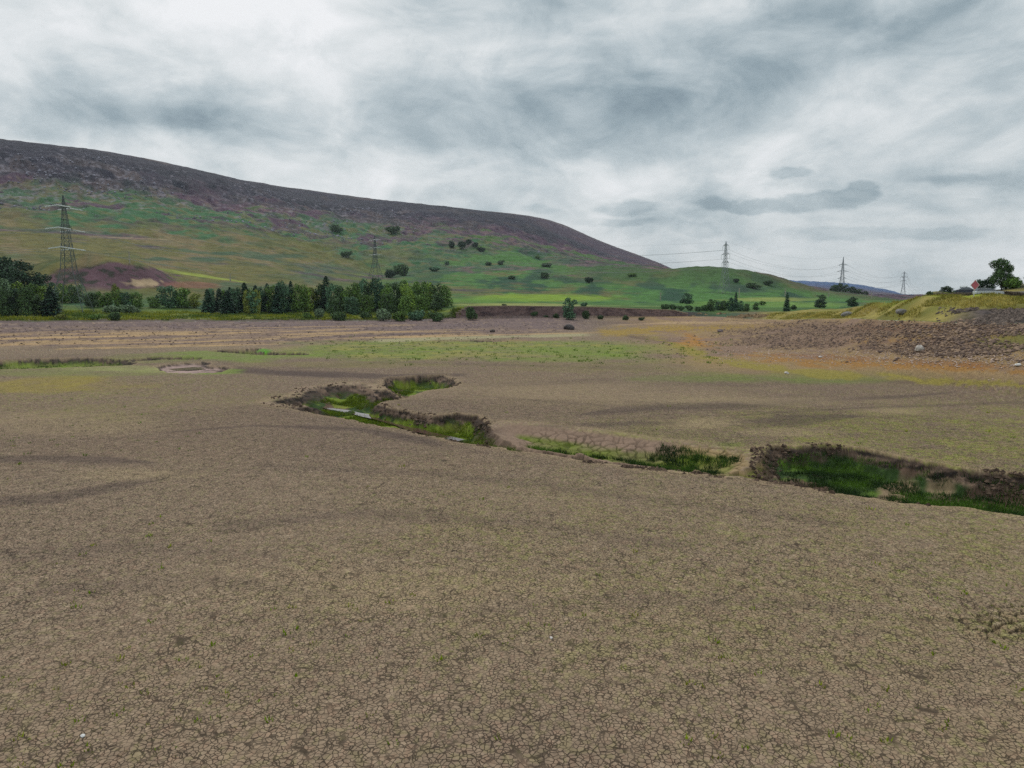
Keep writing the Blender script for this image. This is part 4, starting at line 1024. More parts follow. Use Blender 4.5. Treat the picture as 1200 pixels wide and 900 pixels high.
for i in range(4):
    mk('broad', i, 11 + i, 2000, 0.035); mk('conifer', i, 31 + i, 1500, 0.055); mk('pine', i, 51 + i, 2200, 0.035); mk('bush', i, 71 + i, 1300, 0.07)
mk('big', 0, 91, 5200, 0.024); mk('thin', 0, 95, 160, 0.03)
DG = dict(dark=(62, 80, 52), mid=(84, 106, 58), light=(108, 128, 66), blue=(74, 98, 76), grey=(98, 114, 90), con=(52, 74, 58), olive=(104, 110, 60), deep=(46, 62, 46))
NAMEK = dict(broad='broadleaf_tree', conifer='conifer_tree', pine='pine_tree', bush='bush', big='broadleaf_tree', thin='sapling')
CATK = dict(broad='tree', conifer='tree', pine='tree', bush='bush', big='tree', thin='tree')
rt = random.Random(5)
def plant(kind, px, base, h, w, col, label, group=None, d=None, rmin=0):
    """h, w in map units at the plant's distance; base = where its foot meets the ground"""
    if d: x, y, z = ground_at(px, d)
    else: x, y, z = hit(px, base, rmin)
    r_ = math.hypot(x, y); s = r_ / F * (1 / math.cos(math.atan2(x, y))) ** -1
    s = y / F
    i = 0 if kind in ('big', 'thin') else rt.randrange(4)
    cm, tm = PROTO[(kind, i)]
    natw = dict(broad=.78, conifer=.44, pine=.85, bush=1.25, big=.72, thin=.6)[kind]
    H = h * s; W = w * s / natw
    e = empty(NAMEK[kind], (x, y, z - 0.1), rt.uniform(0, 6.28) if kind != 'big' else 0)
    e.scale = (W, W, H)
    tag(e, label, CATK[kind], group)
    ck = 'foliage' if kind == 'bush' else 'crown'; tk = 'stem' if kind == 'bush' else 'trunk'
    c = bpy.data.objects.new(ck, cm); COL.objects.link(c); c.parent = e
    t = bpy.data.objects.new(tk, tm); COL.objects.link(t); t.parent = e
    base_c = C(*DG[col]) * rt.uniform(0.9, 1.5); c.color = (*base_c, 1)
    return e
# far left clump of dark trees
g = 'trees at the left edge behind the shore'
for px, d, h, w, k, c, lb_ in ((4,345,52,46,'pine','deep','tallest dark tree at the left edge, behind the scrub'), (28,350,44,36,'pine','deep','dark spreading tree second from the left edge'), (49,352,32,26,'pine','deep','dark flat topped tree sloping down beside the lattice tower'), (15,338,44,34,'broad','deep','dark rounded tree filling the gap between the two tallest at the left edge'), (-16,345,56,40,'pine','deep','very tall dark tree cut by the left edge of the view')):
    plant(k, px, 0, h, w, c, lb_, g, d=d)
g = 'pale scrub trees at the left edge'
for px, d, h, w, c in ((-6,328,34,22,'mid'),(6,328,30,24,'grey'),(24,330,26,22,'light'),(38,331,24,20,'mid'),(52,332,22,18,'light'),(62,334,26,20,'blue'),(74,336,24,18,'mid'),(84,338,22,18,'dark'),(95,340,22,18,'grey')):
    plant('broad', px, 0, h, w, c, 'grey green scrub tree between the dark clump and the front row at the left edge', g, d=d)
g = 'front row of dark trees at the left edge'
for px, d, h, w, c in ((-12,262,36,24,'dark'),(4,260,36,22,'dark'),(17,262,32,22,'deep'),(30,260,34,20,'dark'),(42,263,30,20,'dark')):
    plant('pine' if px != 4 else 'broad', px, 0, h, w, c, 'dark tree in the front row on the shore at the left edge', g, d=d)
plant('conifer', 60, 0, 36, 26, 'con', 'dark pointed conifer on the shore left of the lattice tower legs', d=262)
plant('bush', 70, 0, 9, 15, 'olive', 'low bush at the left foot of the nearest lattice tower', 'low bushes on the left shore edge', d=248)
plant('bush', 110, 0, 9, 15, 'mid', 'low bush at the right foot of the nearest lattice tower', 'low bushes on the left shore edge', d=248)
plant('bush', 134, 0, 12, 15, 'dark', 'dark round bush alone on the shore edge right of the nearest lattice tower', 'low bushes on the left shore edge', d=246)
# scrub below the knoll
g = 'scrub trees below the heather knoll'
for px, d, h, w, c in ((106,318,18,16,'dark'),(116,320,19,16,'mid'),(127,322,17,16,'mid'),(140,318,22,18,'mid'),(150,316,20,18,'blue'),(160,316,20,16,'mid'),(137,345,22,12,'olive')):
    plant('broad', px, 0, h, w, c, 'green scrub tree below the heather knoll', g, d=d)
for px in (131, 143, 154):
    plant('bush', px, 0, 12, 18, 'grey', 'grey green willow mound in front of the scrub below the knoll', 'grey willow mounds', d=288)
plant('broad', 198, 0, 27, 26, 'blue', 'rounded dark green tree right of the heather knoll', d=322)
plant('broad', 213, 0, 24, 24, 'mid', 'rounded green tree between the knoll and the conifer belt', d=322)
plant('broad', 180, 0, 14, 16, 'mid', 'small green tree under the right end of the heather knoll', d=320)
plant('broad', 228, 0, 18, 16, 'olive', 'small olive tree just left of the conifer belt', d=322)
# conifer belt
g = 'conifer belt on the left shore'
for i, (px, h) in enumerate(((243,28),(250,32),(257,33),(264,32),(271,36),(278,33),(285,36),(292,34),(299,32),(306,35),(313,37),(320,38),(327,39),(334,40),(341,38),(349,34),(268,30),(296,31),(323,34))):
    plant('conifer' if i % 2 == 0 else 'pine' if i % 4 == 1 else 'broad', px + rt.uniform(-2.5, 2.5), 0, h * rt.uniform(0.82, 1.06), rt.uniform(15, 22), ('con', 'blue', 'con', 'mid')[i % 4], 'dark tree packed in the long evergreen belt left of the broadleaf wood', g, d=(298 if i < 16 else 290) + rt.uniform(-3, 4))
for px in (289, 302):
    plant('broad', px, 0, 30, 12, 'olive', 'thin olive tree among the conifers of the belt', 'olive trees in the conifer belt', d=288)
# broadleaf wood
g = 'broadleaf wood on the left shore'
wood = [(358,30,'light'),(366,28,'olive'),(376,32,'dark'),(383,40,'con'),(391,34,'blue'),(399,32,'dark'),(408,32,'mid'),(417,36,'mid'),(426,38,'blue'),(436,36,'dark'),(444,40,'con'),(453,34,'mid'),(462,34,'dark'),(470,32,'mid'),
        (478,34,'light'),(487,32,'mid'),(496,33,'mid'),(505,31,'light'),(514,30,'dark'),(522,27,'mid')]
for i, (px, h, c) in enumerate(wood):
    plant('conifer' if (c == 'con' and i == 3) else 'broad', px, 0, h, 20, c, 'tree packed in the mixed broadleaf wood between the conifer belt and the stone wall', g, d=300 + rt.uniform(-6, 8))
for px, h, c in ((392,24,'dark'),(412,22,'blue'),(430,24,'mid'),(456,26,'dark'),(475,24,'mid'),(494,22,'mid'),(513,22,'dark')):
    plant('broad', px, 0, h, 20, c, 'tree packed in the mixed broadleaf wood between the conifer belt and the stone wall', g, d=284 + rt.uniform(-3, 3))
for px, h, w, c, d in ((374,14,14,'grey',262),(396,13,17,'dark',254),(449,17,19,'grey',256),(469,16,18,'mid',256),(488,14,18,'blue',260),(511,14,17,'dark',256),(360,9,12,'mid',262),(428,10,14,'dark',262)):
    plant('bush', px, 0, h, w, c, 'rounded bush in the row along the shore in front of the broadleaf wood', 'bushes in front of the broadleaf wood', d=d)
plant('bush', 552, 0, 18, 14, 'dark', 'dark round bush standing at the left end of the stone wall', d=262)
# trees by the wall
plant('broad', 666, 0, 27, 20, 'blue', 'tallest round tree in front of the stone wall', d=268)
for px, h, w in ((591,6,8),(626,7,8),(652,7,8),(686,12,9),(704,6,7),(733,7,8),(752,5,7),(640,4,6)):
    plant('bush', px, 0, h, w, 'dark', 'small dark bush at the foot of the stone wall', 'bushes at the foot of the stone wall', d=274)
plant('bush', 684, 0, 7, 9, 'blue', 'small bush on top of the stone wall right of the tall round tree', d=292)
g = 'dark bushes beyond the right end of the wall'
for px, h, w in ((780,8,10),(789,8,9),(798,7,8),(808,8,9),(818,7,9),(826,9,9)):
    plant('bush', px, 0, h, w, 'dark', 'small dark bush in the hedge line right of the stone wall', g, d=310 + rt.uniform(-4, 12))
plant('broad', 805, 0, 14, 17, 'blue', 'rounded dark tree on the meadow right of the wall end', d=420)
g = 'shoreline trees in the middle distance'
for px, h, w, k, c in ((833,15,13,'broad','dark'),(842,12,11,'broad','blue'),(849,12,12,'broad','dark'),(856,17,13,'broad','con'),(862,22,8,'conifer','con'),(868,13,12,'broad','blue'),(875,10,9,'broad','dark')):
    plant(k, px, 0, h, w, c, 'dark tree in the shoreline clump below the third lattice tower', g, d=325 + rt.uniform(-5, 12))
plant('broad', 886, 0, 10, 8, 'dark', 'small lone tree just right of the shoreline clump', d=345)
plant('conifer', 922, 0, 22, 9, 'con', 'slim upright conifer alone near the far right shore', d=300)
plant('bush', 930, 0, 7, 8, 'dark', 'small bush beside the slim upright conifer', d=330)
plant('broad', 960, 0, 11, 16, 'deep', 'dark wide bush left of the grass mounds below the fourth tower', d=380)
plant('broad', 998, 0, 12, 16, 'deep', 'dark wide bush above the crest of the left grass mound', d=380)
plant('broad', 963, 0, 9, 13, 'dark', 'dark tree on the green slope left of the fourth tower', d=640)
plant('bush', 893, 0, 6, 9, 'mid', 'small bush on the pale field strip', d=480)
g = 'far wood behind the fourth tower'
for px, h in ((976,8),(983,10),(990,9),(997,8),(1005,6),(1013,5)):
    plant('broad', px, 0, h, 11, 'dark', 'dark tree in the far wood at the foot of the fourth tower', g, d=930)
# lone bushes on the hillside
lone = [(394,272,10,15,'dark','dark bush on the hill high above the broadleaf wood, level with the heather edge'), (460,274,10,17,'dark','broad dark bush high on the hill right of the second tower top'),
 (406,301,8,12,'dark','round dark bush on the slope left of the second tower'), (471,323,16,19,'dark','big dark thicket right of the second tower'), (458,325,11,13,'deep','smaller dark thicket just right of the second tower legs'),
 (473,334,7,9,'mid','small green bush below the big thicket beside the second tower'), (509,318,6,13,'blue','low bush right of the big thicket by the second tower'), (524,311,6,6,'blue','tiny bush between the two towers on the hill slope'),
 (529,291,10,8,'deep','left bush of the dark group high on the middle slope'), (541,292,10,11,'deep','middle bush of the dark group high on the middle slope'), (549,287,7,8,'deep','upper bush of the dark group high on the middle slope'), (557,289,6,8,'deep','right bush of the dark group high on the middle slope'), (564,295,6,9,'deep','lowest bush of the dark group high on the middle slope'),
 (572,311,5,9,'dark','left of two small bushes low on the middle slope'), (587,310,6,9,'dark','right of two small bushes low on the middle slope'), (641,313,6,12,'dark','wide dark bush at the edge of the purple heather slope'), (638,326,8,12,'dark','dark bush below the wide one on the green slope'),
 (690,332,8,12,'deep','dark bush alone on the green slope above the stone wall'), (630,303,5,7,'mid','small bush in the heather above the green slope'), (440,332,7,9,'dark','small bush at the base of the second tower'),
 (863,331,5,8,'deep','small dark bush on the right spur'), (882,338,8,18,'dark','dark thicket on the flank of the right spur'),
 (600,327,5,10,'dark','small dark bush in the fold of the green slope'), (740,324,5,12,'mid','low bush near the crest where heather meets green spur'), (900,334,6,12,'dark','small thicket near the right end of the green spur')]
for px, py, h, w, c, lb_ in lone:
    plant('bush', px, py, h, w, c, lb_, 'lone bushes on the hillside', rmin=400)
# right skyline trees
plant('big', 1172, 0, 40, 25, 'dark', 'tall ragged tree on the right skyline beside the parked cars', d=166)
plant('bush', 1184, 0, 17, 22, 'mid', 'bushy undergrowth at the foot of the tall tree on the right skyline', d=165)
plant('pine', 1147, 0, 17, 14, 'deep', 'dark spreading tree behind the red sign on the right skyline', d=175)
plant('pine', 1158, 0, 17, 16, 'deep', 'dark spreading tree just left of the tall ragged tree', d=175)
plant('pine', 1108, 0, 11, 17, 'deep', 'wind bent dark tree on the right skyline left of the bare sapling', d=176)
plant('bush', 1089, 0, 9, 10, 'dark', 'small dark bush at the left end of the right skyline', d=176)
plant('thin', 1128, 0, 12, 10, 'grey', 'thin nearly bare sapling on the right skyline', d=172)
plant('bush', 1121, 0, 5, 12, 'olive', 'low olive bush under the bare sapling on the right skyline', 'low shrubs on the right skyline', d=168)
plant('bush', 1104, 0, 5, 14, 'olive', 'low olive bush under the wind bent tree on the right skyline', 'low shrubs on the right skyline', d=166)
plant('pine', 1203, 0, 20, 12, 'deep', 'dark tree cut by the right edge of the view', d=180)

# ------------------------------------------------------------------ lattice towers
def pylon(px, d, H, rz, kind, label, mat, thick=1.0, z=None):
    x, y, z0 = ground_at(px, d)
    if z is not None: z0 = z
    e = empty('lattice_tower', (x, y, z0 - 0.3), rz)
    tag(e, label, 'pylon', 'lattice power towers crossing the valley')
    tension = kind == 'tension'
    prof = [(0, .088 * H), (.32, .050 * H), (.50, .032 * H), (.90, .016 * H), (1.0, .0035 * H)] if kind == 'suspension' else [(0, .135 * H), (.36, .050 * H), (.60, .030 * H), (.82, .018 * H), (1.0, .003 * H)]
    if kind == 'longtip': prof = [(0, .09 * H), (.36, .042 * H), (.72, .022 * H), (.80, .016 * H), (1.0, .003 * H)]
    hw = lambda f: float(np.interp(f, [p[0] for p in prof], [p[1] for p in prof]))
    arms = dict(suspension=((.92, .105), (.75, .145), (.59, .120)), tension=((.905, .125), (.72, .150), (.56, .125)), longtip=((.77, .115), (.585, .145), (.385, .115)))[kind]
    T = 0.0062 * H * thick
    for sx, sy in ((-1, -1), (1, -1), (1, 1), (-1, 1)):
        lg = MB(); fs = [p[0] for p in prof]
        for a, b_ in zip(fs[:-1], fs[1:]):
            lg.bar((sx * hw(a), sy * hw(a), a * H), (sx * hw(b_), sy * hw(b_), b_ * H), T * (1 if a < .5 else .7), None, 4)
        lg.build('leg', mat, e)
    br = MB(); f = 0.0; lv = [0.0]
    while f < 0.97:
        f += max(0.02, 2.1 * hw(f) / H) * (1.0 if f > 0.3 else 0.9); lv.append(min(f, 0.985))
    for a, b_ in zip(lv[:-1], lv[1:]):
        wa, wb = hw(a), hw(b_); za, zb = a * H, b_ * H
        for k in range(4):
            c = [(-1, -1), (1, -1), (1, 1), (-1, 1)]; p, q = c[k], c[(k + 1) % 4]
            br.bar((p[0] * wa, p[1] * wa, za), (q[0] * wb, q[1] * wb, zb), T * .55, None, 3); br.bar((q[0] * wa, q[1] * wa, za), (p[0] * wb, p[1] * wb, zb), T * .55, None, 3)
            br.bar((p[0] * wb, p[1] * wb, zb), (q[0] * wb, q[1] * wb, zb), T * .55, None, 3)
    br.build('bracing', mat, e)
    ends = []
    for f, al in arms:
        cr = MB(); w_ = hw(f); L_ = al * H; zb = f * H; up = .035 * H
        for s_ in (-1, 1):
            tip = (s_ * L_, 0, zb)
            for sy in (-1, 1):
                cr.bar((s_ * w_, sy * w_, zb), tip, T * .6, None, 4); cr.bar((s_ * w_, sy * w_, zb + up), tip, T * .5, None, 4)
                for k in range(1, 5):
                    g_ = k / 5; a = (s_ * (w_ + (L_ - w_) * g_), sy * w_ * (1 - g_), zb); b_ = (s_ * (w_ + (L_ - w_) * (g_ - .2)), sy * w_ * (1 - g_ + .2), zb + up * (1 - g_ + .2)); cr.bar(a, b_, T * .35, None, 3)
                    c_ = (s_ * (w_ + (L_ - w_) * g_), -sy * w_ * (1 - g_), zb); cr.bar(a, c_, T * .3, None, 3)
            if kind == 'suspension':
                ins = MB(); ln = .085 * H
                for k in range(14):
                    zc = zb - ln * (k + .5) / 14; ins.bar((s_ * L_, 0, zc + .012 * H * .2), (s_ * L_, 0, zc - .012 * H * .2), .009 * H, .006 * H, 7)
                ins.bar((s_ * L_, 0, zb), (s_ * L_, 0, zb - ln), .002 * H, None, 4)
                ins.build('insulator', M['glass_ins'], e); ends.append((s_, (s_ * L_, 0, zb - ln)))
            else:
                ln = .10 * H
                for sy in (-1, 1):
                    ins = MB(); a = Vector((s_ * L_, 0, zb)); dv = Vector((0, sy, -.16)).normalized()
                    for k in range(14): ins.bar(a + dv * ln * (k + .3) / 14, a + dv * ln * (k + .8) / 14, .012 * H, .009 * H, 7)
                    ins.bar(a, a + dv * ln, .002 * H, None, 4); ins.build('insulator', M['glass_ins'], e)
                ends.append((s_, (s_ * L_, 0, zb)))
        cr.build('crossarm', mat, e)
    # climbing guard plate
    mw = Matrix.Translation((x, y, z0 - 0.3)) @ Matrix.Rotation(rz, 4, 'Z')
    tip = mw @ Vector((0, 0, H)); E_ = [(mw @ Vector(p)) for _, p in ends]
    if kind != 'suspension':
        fw = mw.to_3x3() @ Vector((0, 1, 0)); return dict(tip=tip, ends=E_, off=fw * (.099 * H), drop=-.016 * H, pos=Vector((x, y, z0)))
    return dict(tip=tip, ends=E_, off=Vector((0, 0, 0)), drop=0, pos=Vector((x, y, z0)))
def az_pos(px, d):
    x, y, z = ground_at(px, d); return Vector((x, y, z))
spots = [(-560, 330), (84, 298), (441, 716), (848, 628), (985, 945), (1057, 1225), (1078, 1700)]
ps = [az_pos(*s_) for s_ in spots]
def rz_at(i):
    a = (ps[i + 1] - ps[i - 1]); a = (ps[i + 1] - ps[i]).normalized() + (ps[i] - ps[i - 1]).normalized(); return math.atan2(a.y, a.x) - math.pi / 2
HS = {1: 53, 2: 53, 3: 50, 4: 50.5, 5: 50}
PY = {}
def topz(px, py, d):
    q = ray(px, py); return CAMH + d * float(q[2]) / math.hypot(float(q[0]), float(q[1]))
def hh_(i, px, pyt): return topz(px, pyt, spots[i][1]) - (ps[i].z - 0.3)
PY[1] = pylon(84, 298, hh_(1, 75, 229), R(101), 'tension', 'nearest and largest lattice tower, standing on the left shore', M['steel_dark'], 0.95)
PY[2] = pylon(441, 716, hh_(2, 441, 276), rz_at(2), 'tension', 'lattice tower against the green slope above the broadleaf wood', M['steel_dark'], 1.7)
PY[3] = pylon(848, 628, hh_(3, 848, 283), rz_at(3), 'suspension', 'lattice tower rising over the right end of the green spur, with hanging insulators', M['steel'], 1.15)
PY[4] = pylon(985, 945, hh_(4, 985, 301), rz_at(4), 'longtip', 'lattice tower with a long tip beside the far blue hill', M['steel'], 1.5)
PY[5] = pylon(1057, 1225, hh_(5, 1057, 318), rz_at(5), 'suspension', 'smallest and farthest lattice tower at the right end of the blue hill', M['steel'], 1.5)
for k in PY: print('pylon', k, PY[k]['pos'], PY[k]['tip'])
def virtual(px, d, ref):
    p = az_pos(px, d); dd = p - ref['pos']; return dict(tip=ref['tip'] + dd, ends=[e_ + dd for e_ in ref['ends']], off=Vector((0, 0, 0)), drop=0, pos=p)
PY[0] = virtual(-560, 330, PY[1]); PY[6] = virtual(1078, 1700, PY[5])
def cable(a, b_, sag, rad, label, group):
    n_ = 26; o0 = a.lerp(b_, 0.5); pts = []
    for k in range(n_ + 1):
        f = k / n_; p = a.lerp(b_, f); p.z -= 4 * sag * f * (1 - f); pts.append(p - o0)
    mb = MB(); mb.tube(pts, rad * 2, 5); o = mb.build('power_cable', M['wire'], None); o.location = o0
    tag(o, label, 'cable', group); return o
sides = ('lower', 'lower')
nm = {0: 'the left edge and the nearest tower', 1: 'the nearest tower and the wood tower', 2: 'the wood tower and the spur tower',
      3: 'the spur tower and the long tipped tower', 4: 'the long tipped tower and the farthest tower', 5: 'the farthest tower and the hidden valley'}
for i in range(6):
    A_, B_ = PY[i], PY[i + 1]
    for k in range(6):
        oa = A_['off'] if (A_['off'].dot(B_['pos'] - A_['pos']) > 0) else -A_['off']; ob = B_['off'] if (B_['off'].dot(A_['pos'] - B_['pos']) > 0) else -B_['off']
        cable(A_['ends'][k] + oa + Vector((0, 0, A_['drop'])), B_['ends'][k] + ob + Vector((0, 0, B_['drop'])), (B_['pos'] - A_['pos']).length * 0.030, 0.03 + 0.00004 * A_['pos'].length,
              'sagging cable between ' + nm[i], 'conductors between ' + nm[i])
    cable(A_['tip'], B_['tip'], (B_['pos'] - A_['pos']).length * 0.022, 0.03, 'topmost thin earth wire between ' + nm[i], None)

# ------------------------------------------------------------------ wooden poles
for px, py, h, lb_ in ((152,309,14,'pale wooden pole standing above the heather knoll'), (270,330,9,'pale wooden pole behind the left end of the conifer belt'), (774,352,9,'pale wooden pole on the meadow above the right end of the stone wall'),
                   (866,349,11,'pale wooden pole between the third tower and the pale field'), (920,347,9,'wooden pole on the green slope left of the far bushes'), (971,348,8,'wooden pole beside the dark tree left of the fourth tower'), (1021,350,7,'wooden pole on the slope under the blue hill')):
    x, y, z = hit(px, py, 380); s = y / F; e = empty('utility_pole', (x, y, z)); tag(e, lb_, 'pole', 'wooden poles in the valley fields')
    mb = MB(); mb.bar((0, 0, -.3), (0, 0, h * s), .5 + .0006 * y, .35 + .0005 * y, 8); mb.build('pole', M['wood'], e)
    mb = MB(); mb.box((0, 0, h * s - .6), (1.8, .14, .18)); mb.build('crossarm', M['wood'], e)

# ------------------------------------------------------------------ cars and sign on the right bank
def car(px, d, rz, body_c, label, Lc=4.4, Hc=1.45, estate=False):
    x, y, z = ground_at(px, d); e = empty('parked_car', (x, y, z), rz); tag(e, label, 'car', 'cars parked on the right bank')
    W = 1.75; paint = solid('car_paint', body_c, 0.25, 0.0, 0.03, spec=0.6); glass = solid('car_glass', (0.08, 0.10, 0.12), 0.05, var=0.05, spec=1.0); rub = solid('tyre_rubber', (0.02, 0.02, 0.02), 0.8); lampm = solid('headlamp', (0.7, 0.72, 0.72), 0.1)
    prof = [(-.5, .30), (-.5, .58), (-.47, .64), (-.40, .66), (.18, .66), (.42, .60), (.49, .52), (.5, .30)]
    def loft(pts, w0, w1, mat, name):
        n = len(pts); vs = []
        for s_ in (-1, 1):
            for (a, b_) in pts:
                f = np.clip((b_ - pts[0][1]) / .5, 0, 1); vs.append((a * Lc, s_ * (w0 + (w1 - w0) * f) / 2, b_ * Hc))
        fs = [tuple(range(n)), tuple(range(2 * n - 1, n - 1, -1))] + [(i, n + i, n + (i + 1) % n, (i + 1) % n) for i in range(n)]
        mb = MB(); mb.add(vs, fs); o = mb.build(name, mat, e); md = o.modifiers.new('b', 'BEVEL'); md.width = 0.05; md.segments = 2; return o
    loft(prof, W, W * .96, paint, 'body')
    gh = [(-.46 if estate else -.40, .655), (-.42 if estate else -.28, .93), (.02, .95), (.20, .655)]
    loft(gh, W * .92, W * .74, glass, 'windows')
    mb = MB(); mb.box(((gh[1][0] + .02) / 2 * Lc, 0, .965 * Hc), ((.02 - gh[1][0]) * Lc, W * .74, .05)); o = mb.build('roof', paint, e)
    for a in (-.31, .31):
        for s_ in (-1, 1):
            mb = MB(); mb.bar((a * Lc, s_ * (W / 2 - .2), .31), (a * Lc, s_ * (W / 2 + .02), .31), .62, None, 18); wh = mb.build('wheel', rub, e)
            mb = MB(); mb.bar((a * Lc, s_ * (W / 2 + .02), .31), (a * Lc, s_ * (W / 2 + .03), .31), .36, None, 14); mb.build('rim', M['steel'], wh)
    for s_ in (-1, 1):
        mb = MB(); mb.box((.485 * Lc, s_ * .62, .50 * Hc), (.12, .34, .13)); mb.build('headlight', lampm, e)
car(1157, 150, R(-14), (0.55, 0.59, 0.64), 'white car parked on the bank between the red sign and the tall tree', 4.4, 1.5, True)
car(1133, 159, R(-20), (0.02, 0.03, 0.05), 'dark blue car parked just left of the red sign')
def sign():
    x, y, z = ground_at(1140, 146); e = empty('road_sign', (x, y, z), R(10)); tag(e, 'red and white diamond sign on a white post in front of the parked cars', 'sign')
    zc = topz(1140, 334, 146) - z
    mb = MB(); mb.bar((0, 0, -.2), (0, 0, zc), .16, None, 8); mb.build('post', solid('white_post', (.7, .7, .68), .5), e)
    def dia(s_, y0, y1, name, mat):
        mb = MB(); vs = [(a * s_, yy, zc + b_ * s_) for yy in (y0, y1) for a, b_ in ((-1, 0), (0, -1), (1, 0), (0, 1))]
        mb.add(vs, [(0, 1, 2, 3), (7, 6, 5, 4), (0, 4, 5, 1), (1, 5, 6, 2), (2, 6, 7, 3), (3, 7, 4, 0)]); mb.build(name, mat, e)
    dia(.92, -.10, -.08, 'rim', solid('sign_white', (.75, .72, .72), .4)); dia(.78, -.13, -.103, 'panel', solid('sign_red', (.52, .13, .17), .4))
sign()

# ------------------------------------------------------------------ world, sun, haze, camera
w = bpy.data.worlds.new('World'); S.world = w; w.use_nodes = True
n = w.node_tree.nodes; l = w.node_tree.links; n.clear()
out = n.new('ShaderNodeOutputWorld'); bg = n.new('ShaderNodeBackground'); l.new(bg.outputs[0], out.inputs[0])
SUN_EL, SUN_AZ = R(48), R(-22)                       # azimuth from +Y, clockwise positive
skyt = n.new('ShaderNodeTexSky'); skyt.sky_type = 'NISHITA'; skyt.sun_disc = False; skyt.sun_elevation = SUN_EL; skyt.sun_rotation = SUN_AZ
tc = n.new('ShaderNodeTexCoord')
def mth(op, a, b_=None, c_=None, clamp=False):
    q = n.new('ShaderNodeMath'); q.operation = op; q.use_clamp = clamp
    for i, v_ in enumerate((a, b_, c_)):
        if v_ is None: continue
        if isinstance(v_, (int, float)): q.inputs[i].default_value = v_
        else: l.new(v_, q.inputs[i])
    return q.outputs[0]
sep = n.new('ShaderNodeSeparateXYZ'); l.new(tc.outputs['Generated'], sep.inputs[0])
X, Y, Z = sep.outputs
zz = mth('ADD', mth('MAXIMUM', Z, 0.0), 0.22)
comb = n.new('ShaderNodeCombineXYZ'); l.new(mth('DIVIDE', X, zz), comb.inputs[0]); l.new(mth('DIVIDE', Y, zz), comb.inputs[1])
def noise(vec, scale, detail, rough, dist=0.0, off=(0, 0, 0), sc3=(1, 1, 1)):
    mp = n.new('ShaderNodeMapping'); mp.inputs['Location'].default_value = off; mp.inputs['Scale'].default_value = sc3; l.new(vec, mp.inputs[0])
    t = n.new('ShaderNodeTexNoise'); t.inputs['Scale'].default_value = scale; t.inputs['Detail'].default_value = detail; t.inputs['Roughness'].default_value = rough; t.inputs['Distortion'].default_value = dist
    l.new(mp.outputs[0], t.inputs['Vector']); return t
nA = noise(comb.outputs[0], 1.3, 9, 0.58, 0.3, (3.1, 1.7, 0)).outputs['Fac']
nB = noise(comb.outputs[0], 4.2, 8, 0.62, 0.2, (8.3, 2.2, 1)).outputs['Fac']
nT = noise(tc.outputs['Generated'], 3.4, 10, 0.56, 0.5, (1.3, 0.4, 2.0), (1, 1, 2.1)).outputs['Fac']
nU = noise(tc.outputs['Generated'], 9.0, 9, 0.6, 0.6, (5.3, 0.4, 2.0), (1, 1, 1.8)).outputs['Fac']
# blob masks in tangent coordinates of the view north, warped by noise
ys = mth('MAXIMUM', Y, 0.05); tx = mth('DIVIDE', X, ys); ty = mth('DIVIDE', Z, ys)
cb = n.new('ShaderNodeCombineXYZ'); l.new(tx, cb.inputs[0]); l.new(ty, cb.inputs[1])
wn = noise(cb.outputs[0], 9.0, 8, 0.62, 0.0, (0, 0, 3), (1, 2.0, 1)).outputs['Color']
sw = n.new('ShaderNodeSeparateColor'); l.new(wn, sw.inputs[0])
wx = mth('ADD', tx, mth('MULTIPLY', mth('SUBTRACT', sw.outputs[0], 0.5), 0.10)); wy = mth('ADD', ty, mth('MULTIPLY', mth('SUBTRACT', sw.outputs[1], 0.5), 0.045))
front = mth('GREATER_THAN', Y, 0.06)
def blob(px, py, rx, ry, amp, p=2.0):
    q = ray(px, py); cx = float(q[0] / q[1]); cy = float(q[2] / q[1])
    a = mth('POWER', mth('ABSOLUTE', mth('DIVIDE', mth('SUBTRACT', wx, cx), rx / F)), p); b_ = mth('POWER', mth('ABSOLUTE', mth('DIVIDE', mth('SUBTRACT', wy, cy), ry / F)), p)
    return mth('MULTIPLY', mth('EXPONENT', mth('MULTIPLY', mth('ADD', a, b_), -1.0)), amp)
acc = mth('MULTIPLY_ADD', mth('SUBTRACT', nA, 0.5), 0.55, mth('MULTIPLY', mth('SUBTRACT', nB, 0.5), 0.10))
BL = [(320,12,120,45,.40),(60,60,110,60,.02),(120,128,140,34,-.42),(225,142,34,13,-.26),(30,95,100,40,-.20),(330,115,120,35,.06),(420,170,260,30,-.10),(60,180,90,12,.20),(360,175,120,14,.10),(480,110,160,24,-.14),(600,205,220,24,.12),
      (640,75,90,40,.10),(690,110,200,30,-.20),(900,90,160,60,-.24),(1100,30,160,50,-.30),(1150,75,60,30,.08),(680,5,80,14,-.16),(830,45,70,20,.05),(1000,130,60,12,.16),(1160,120,50,10,.14),
      (1120,210,80,10,-.16),
      (1120,275,70,12,-.12),(820,210,90,10,.08),(900,225,50,7,.14),(700,290,120,16,.12),(900,300,300,22,.10),(1050,250,60,7,.14),(1180,230,60,9,.10),(560,150,140,20,-.10),(1180,10,80,30,-.10),(500,60,120,40,.04)]
acc = mth('MULTIPLY_ADD', mth('SUBTRACT', nT, 0.5), 1.5, acc); acc = mth('MULTIPLY_ADD', mth('SUBTRACT', nU, 0.5), 0.9, acc)
for q in BL: acc = mth('ADD', acc, blob(*q))
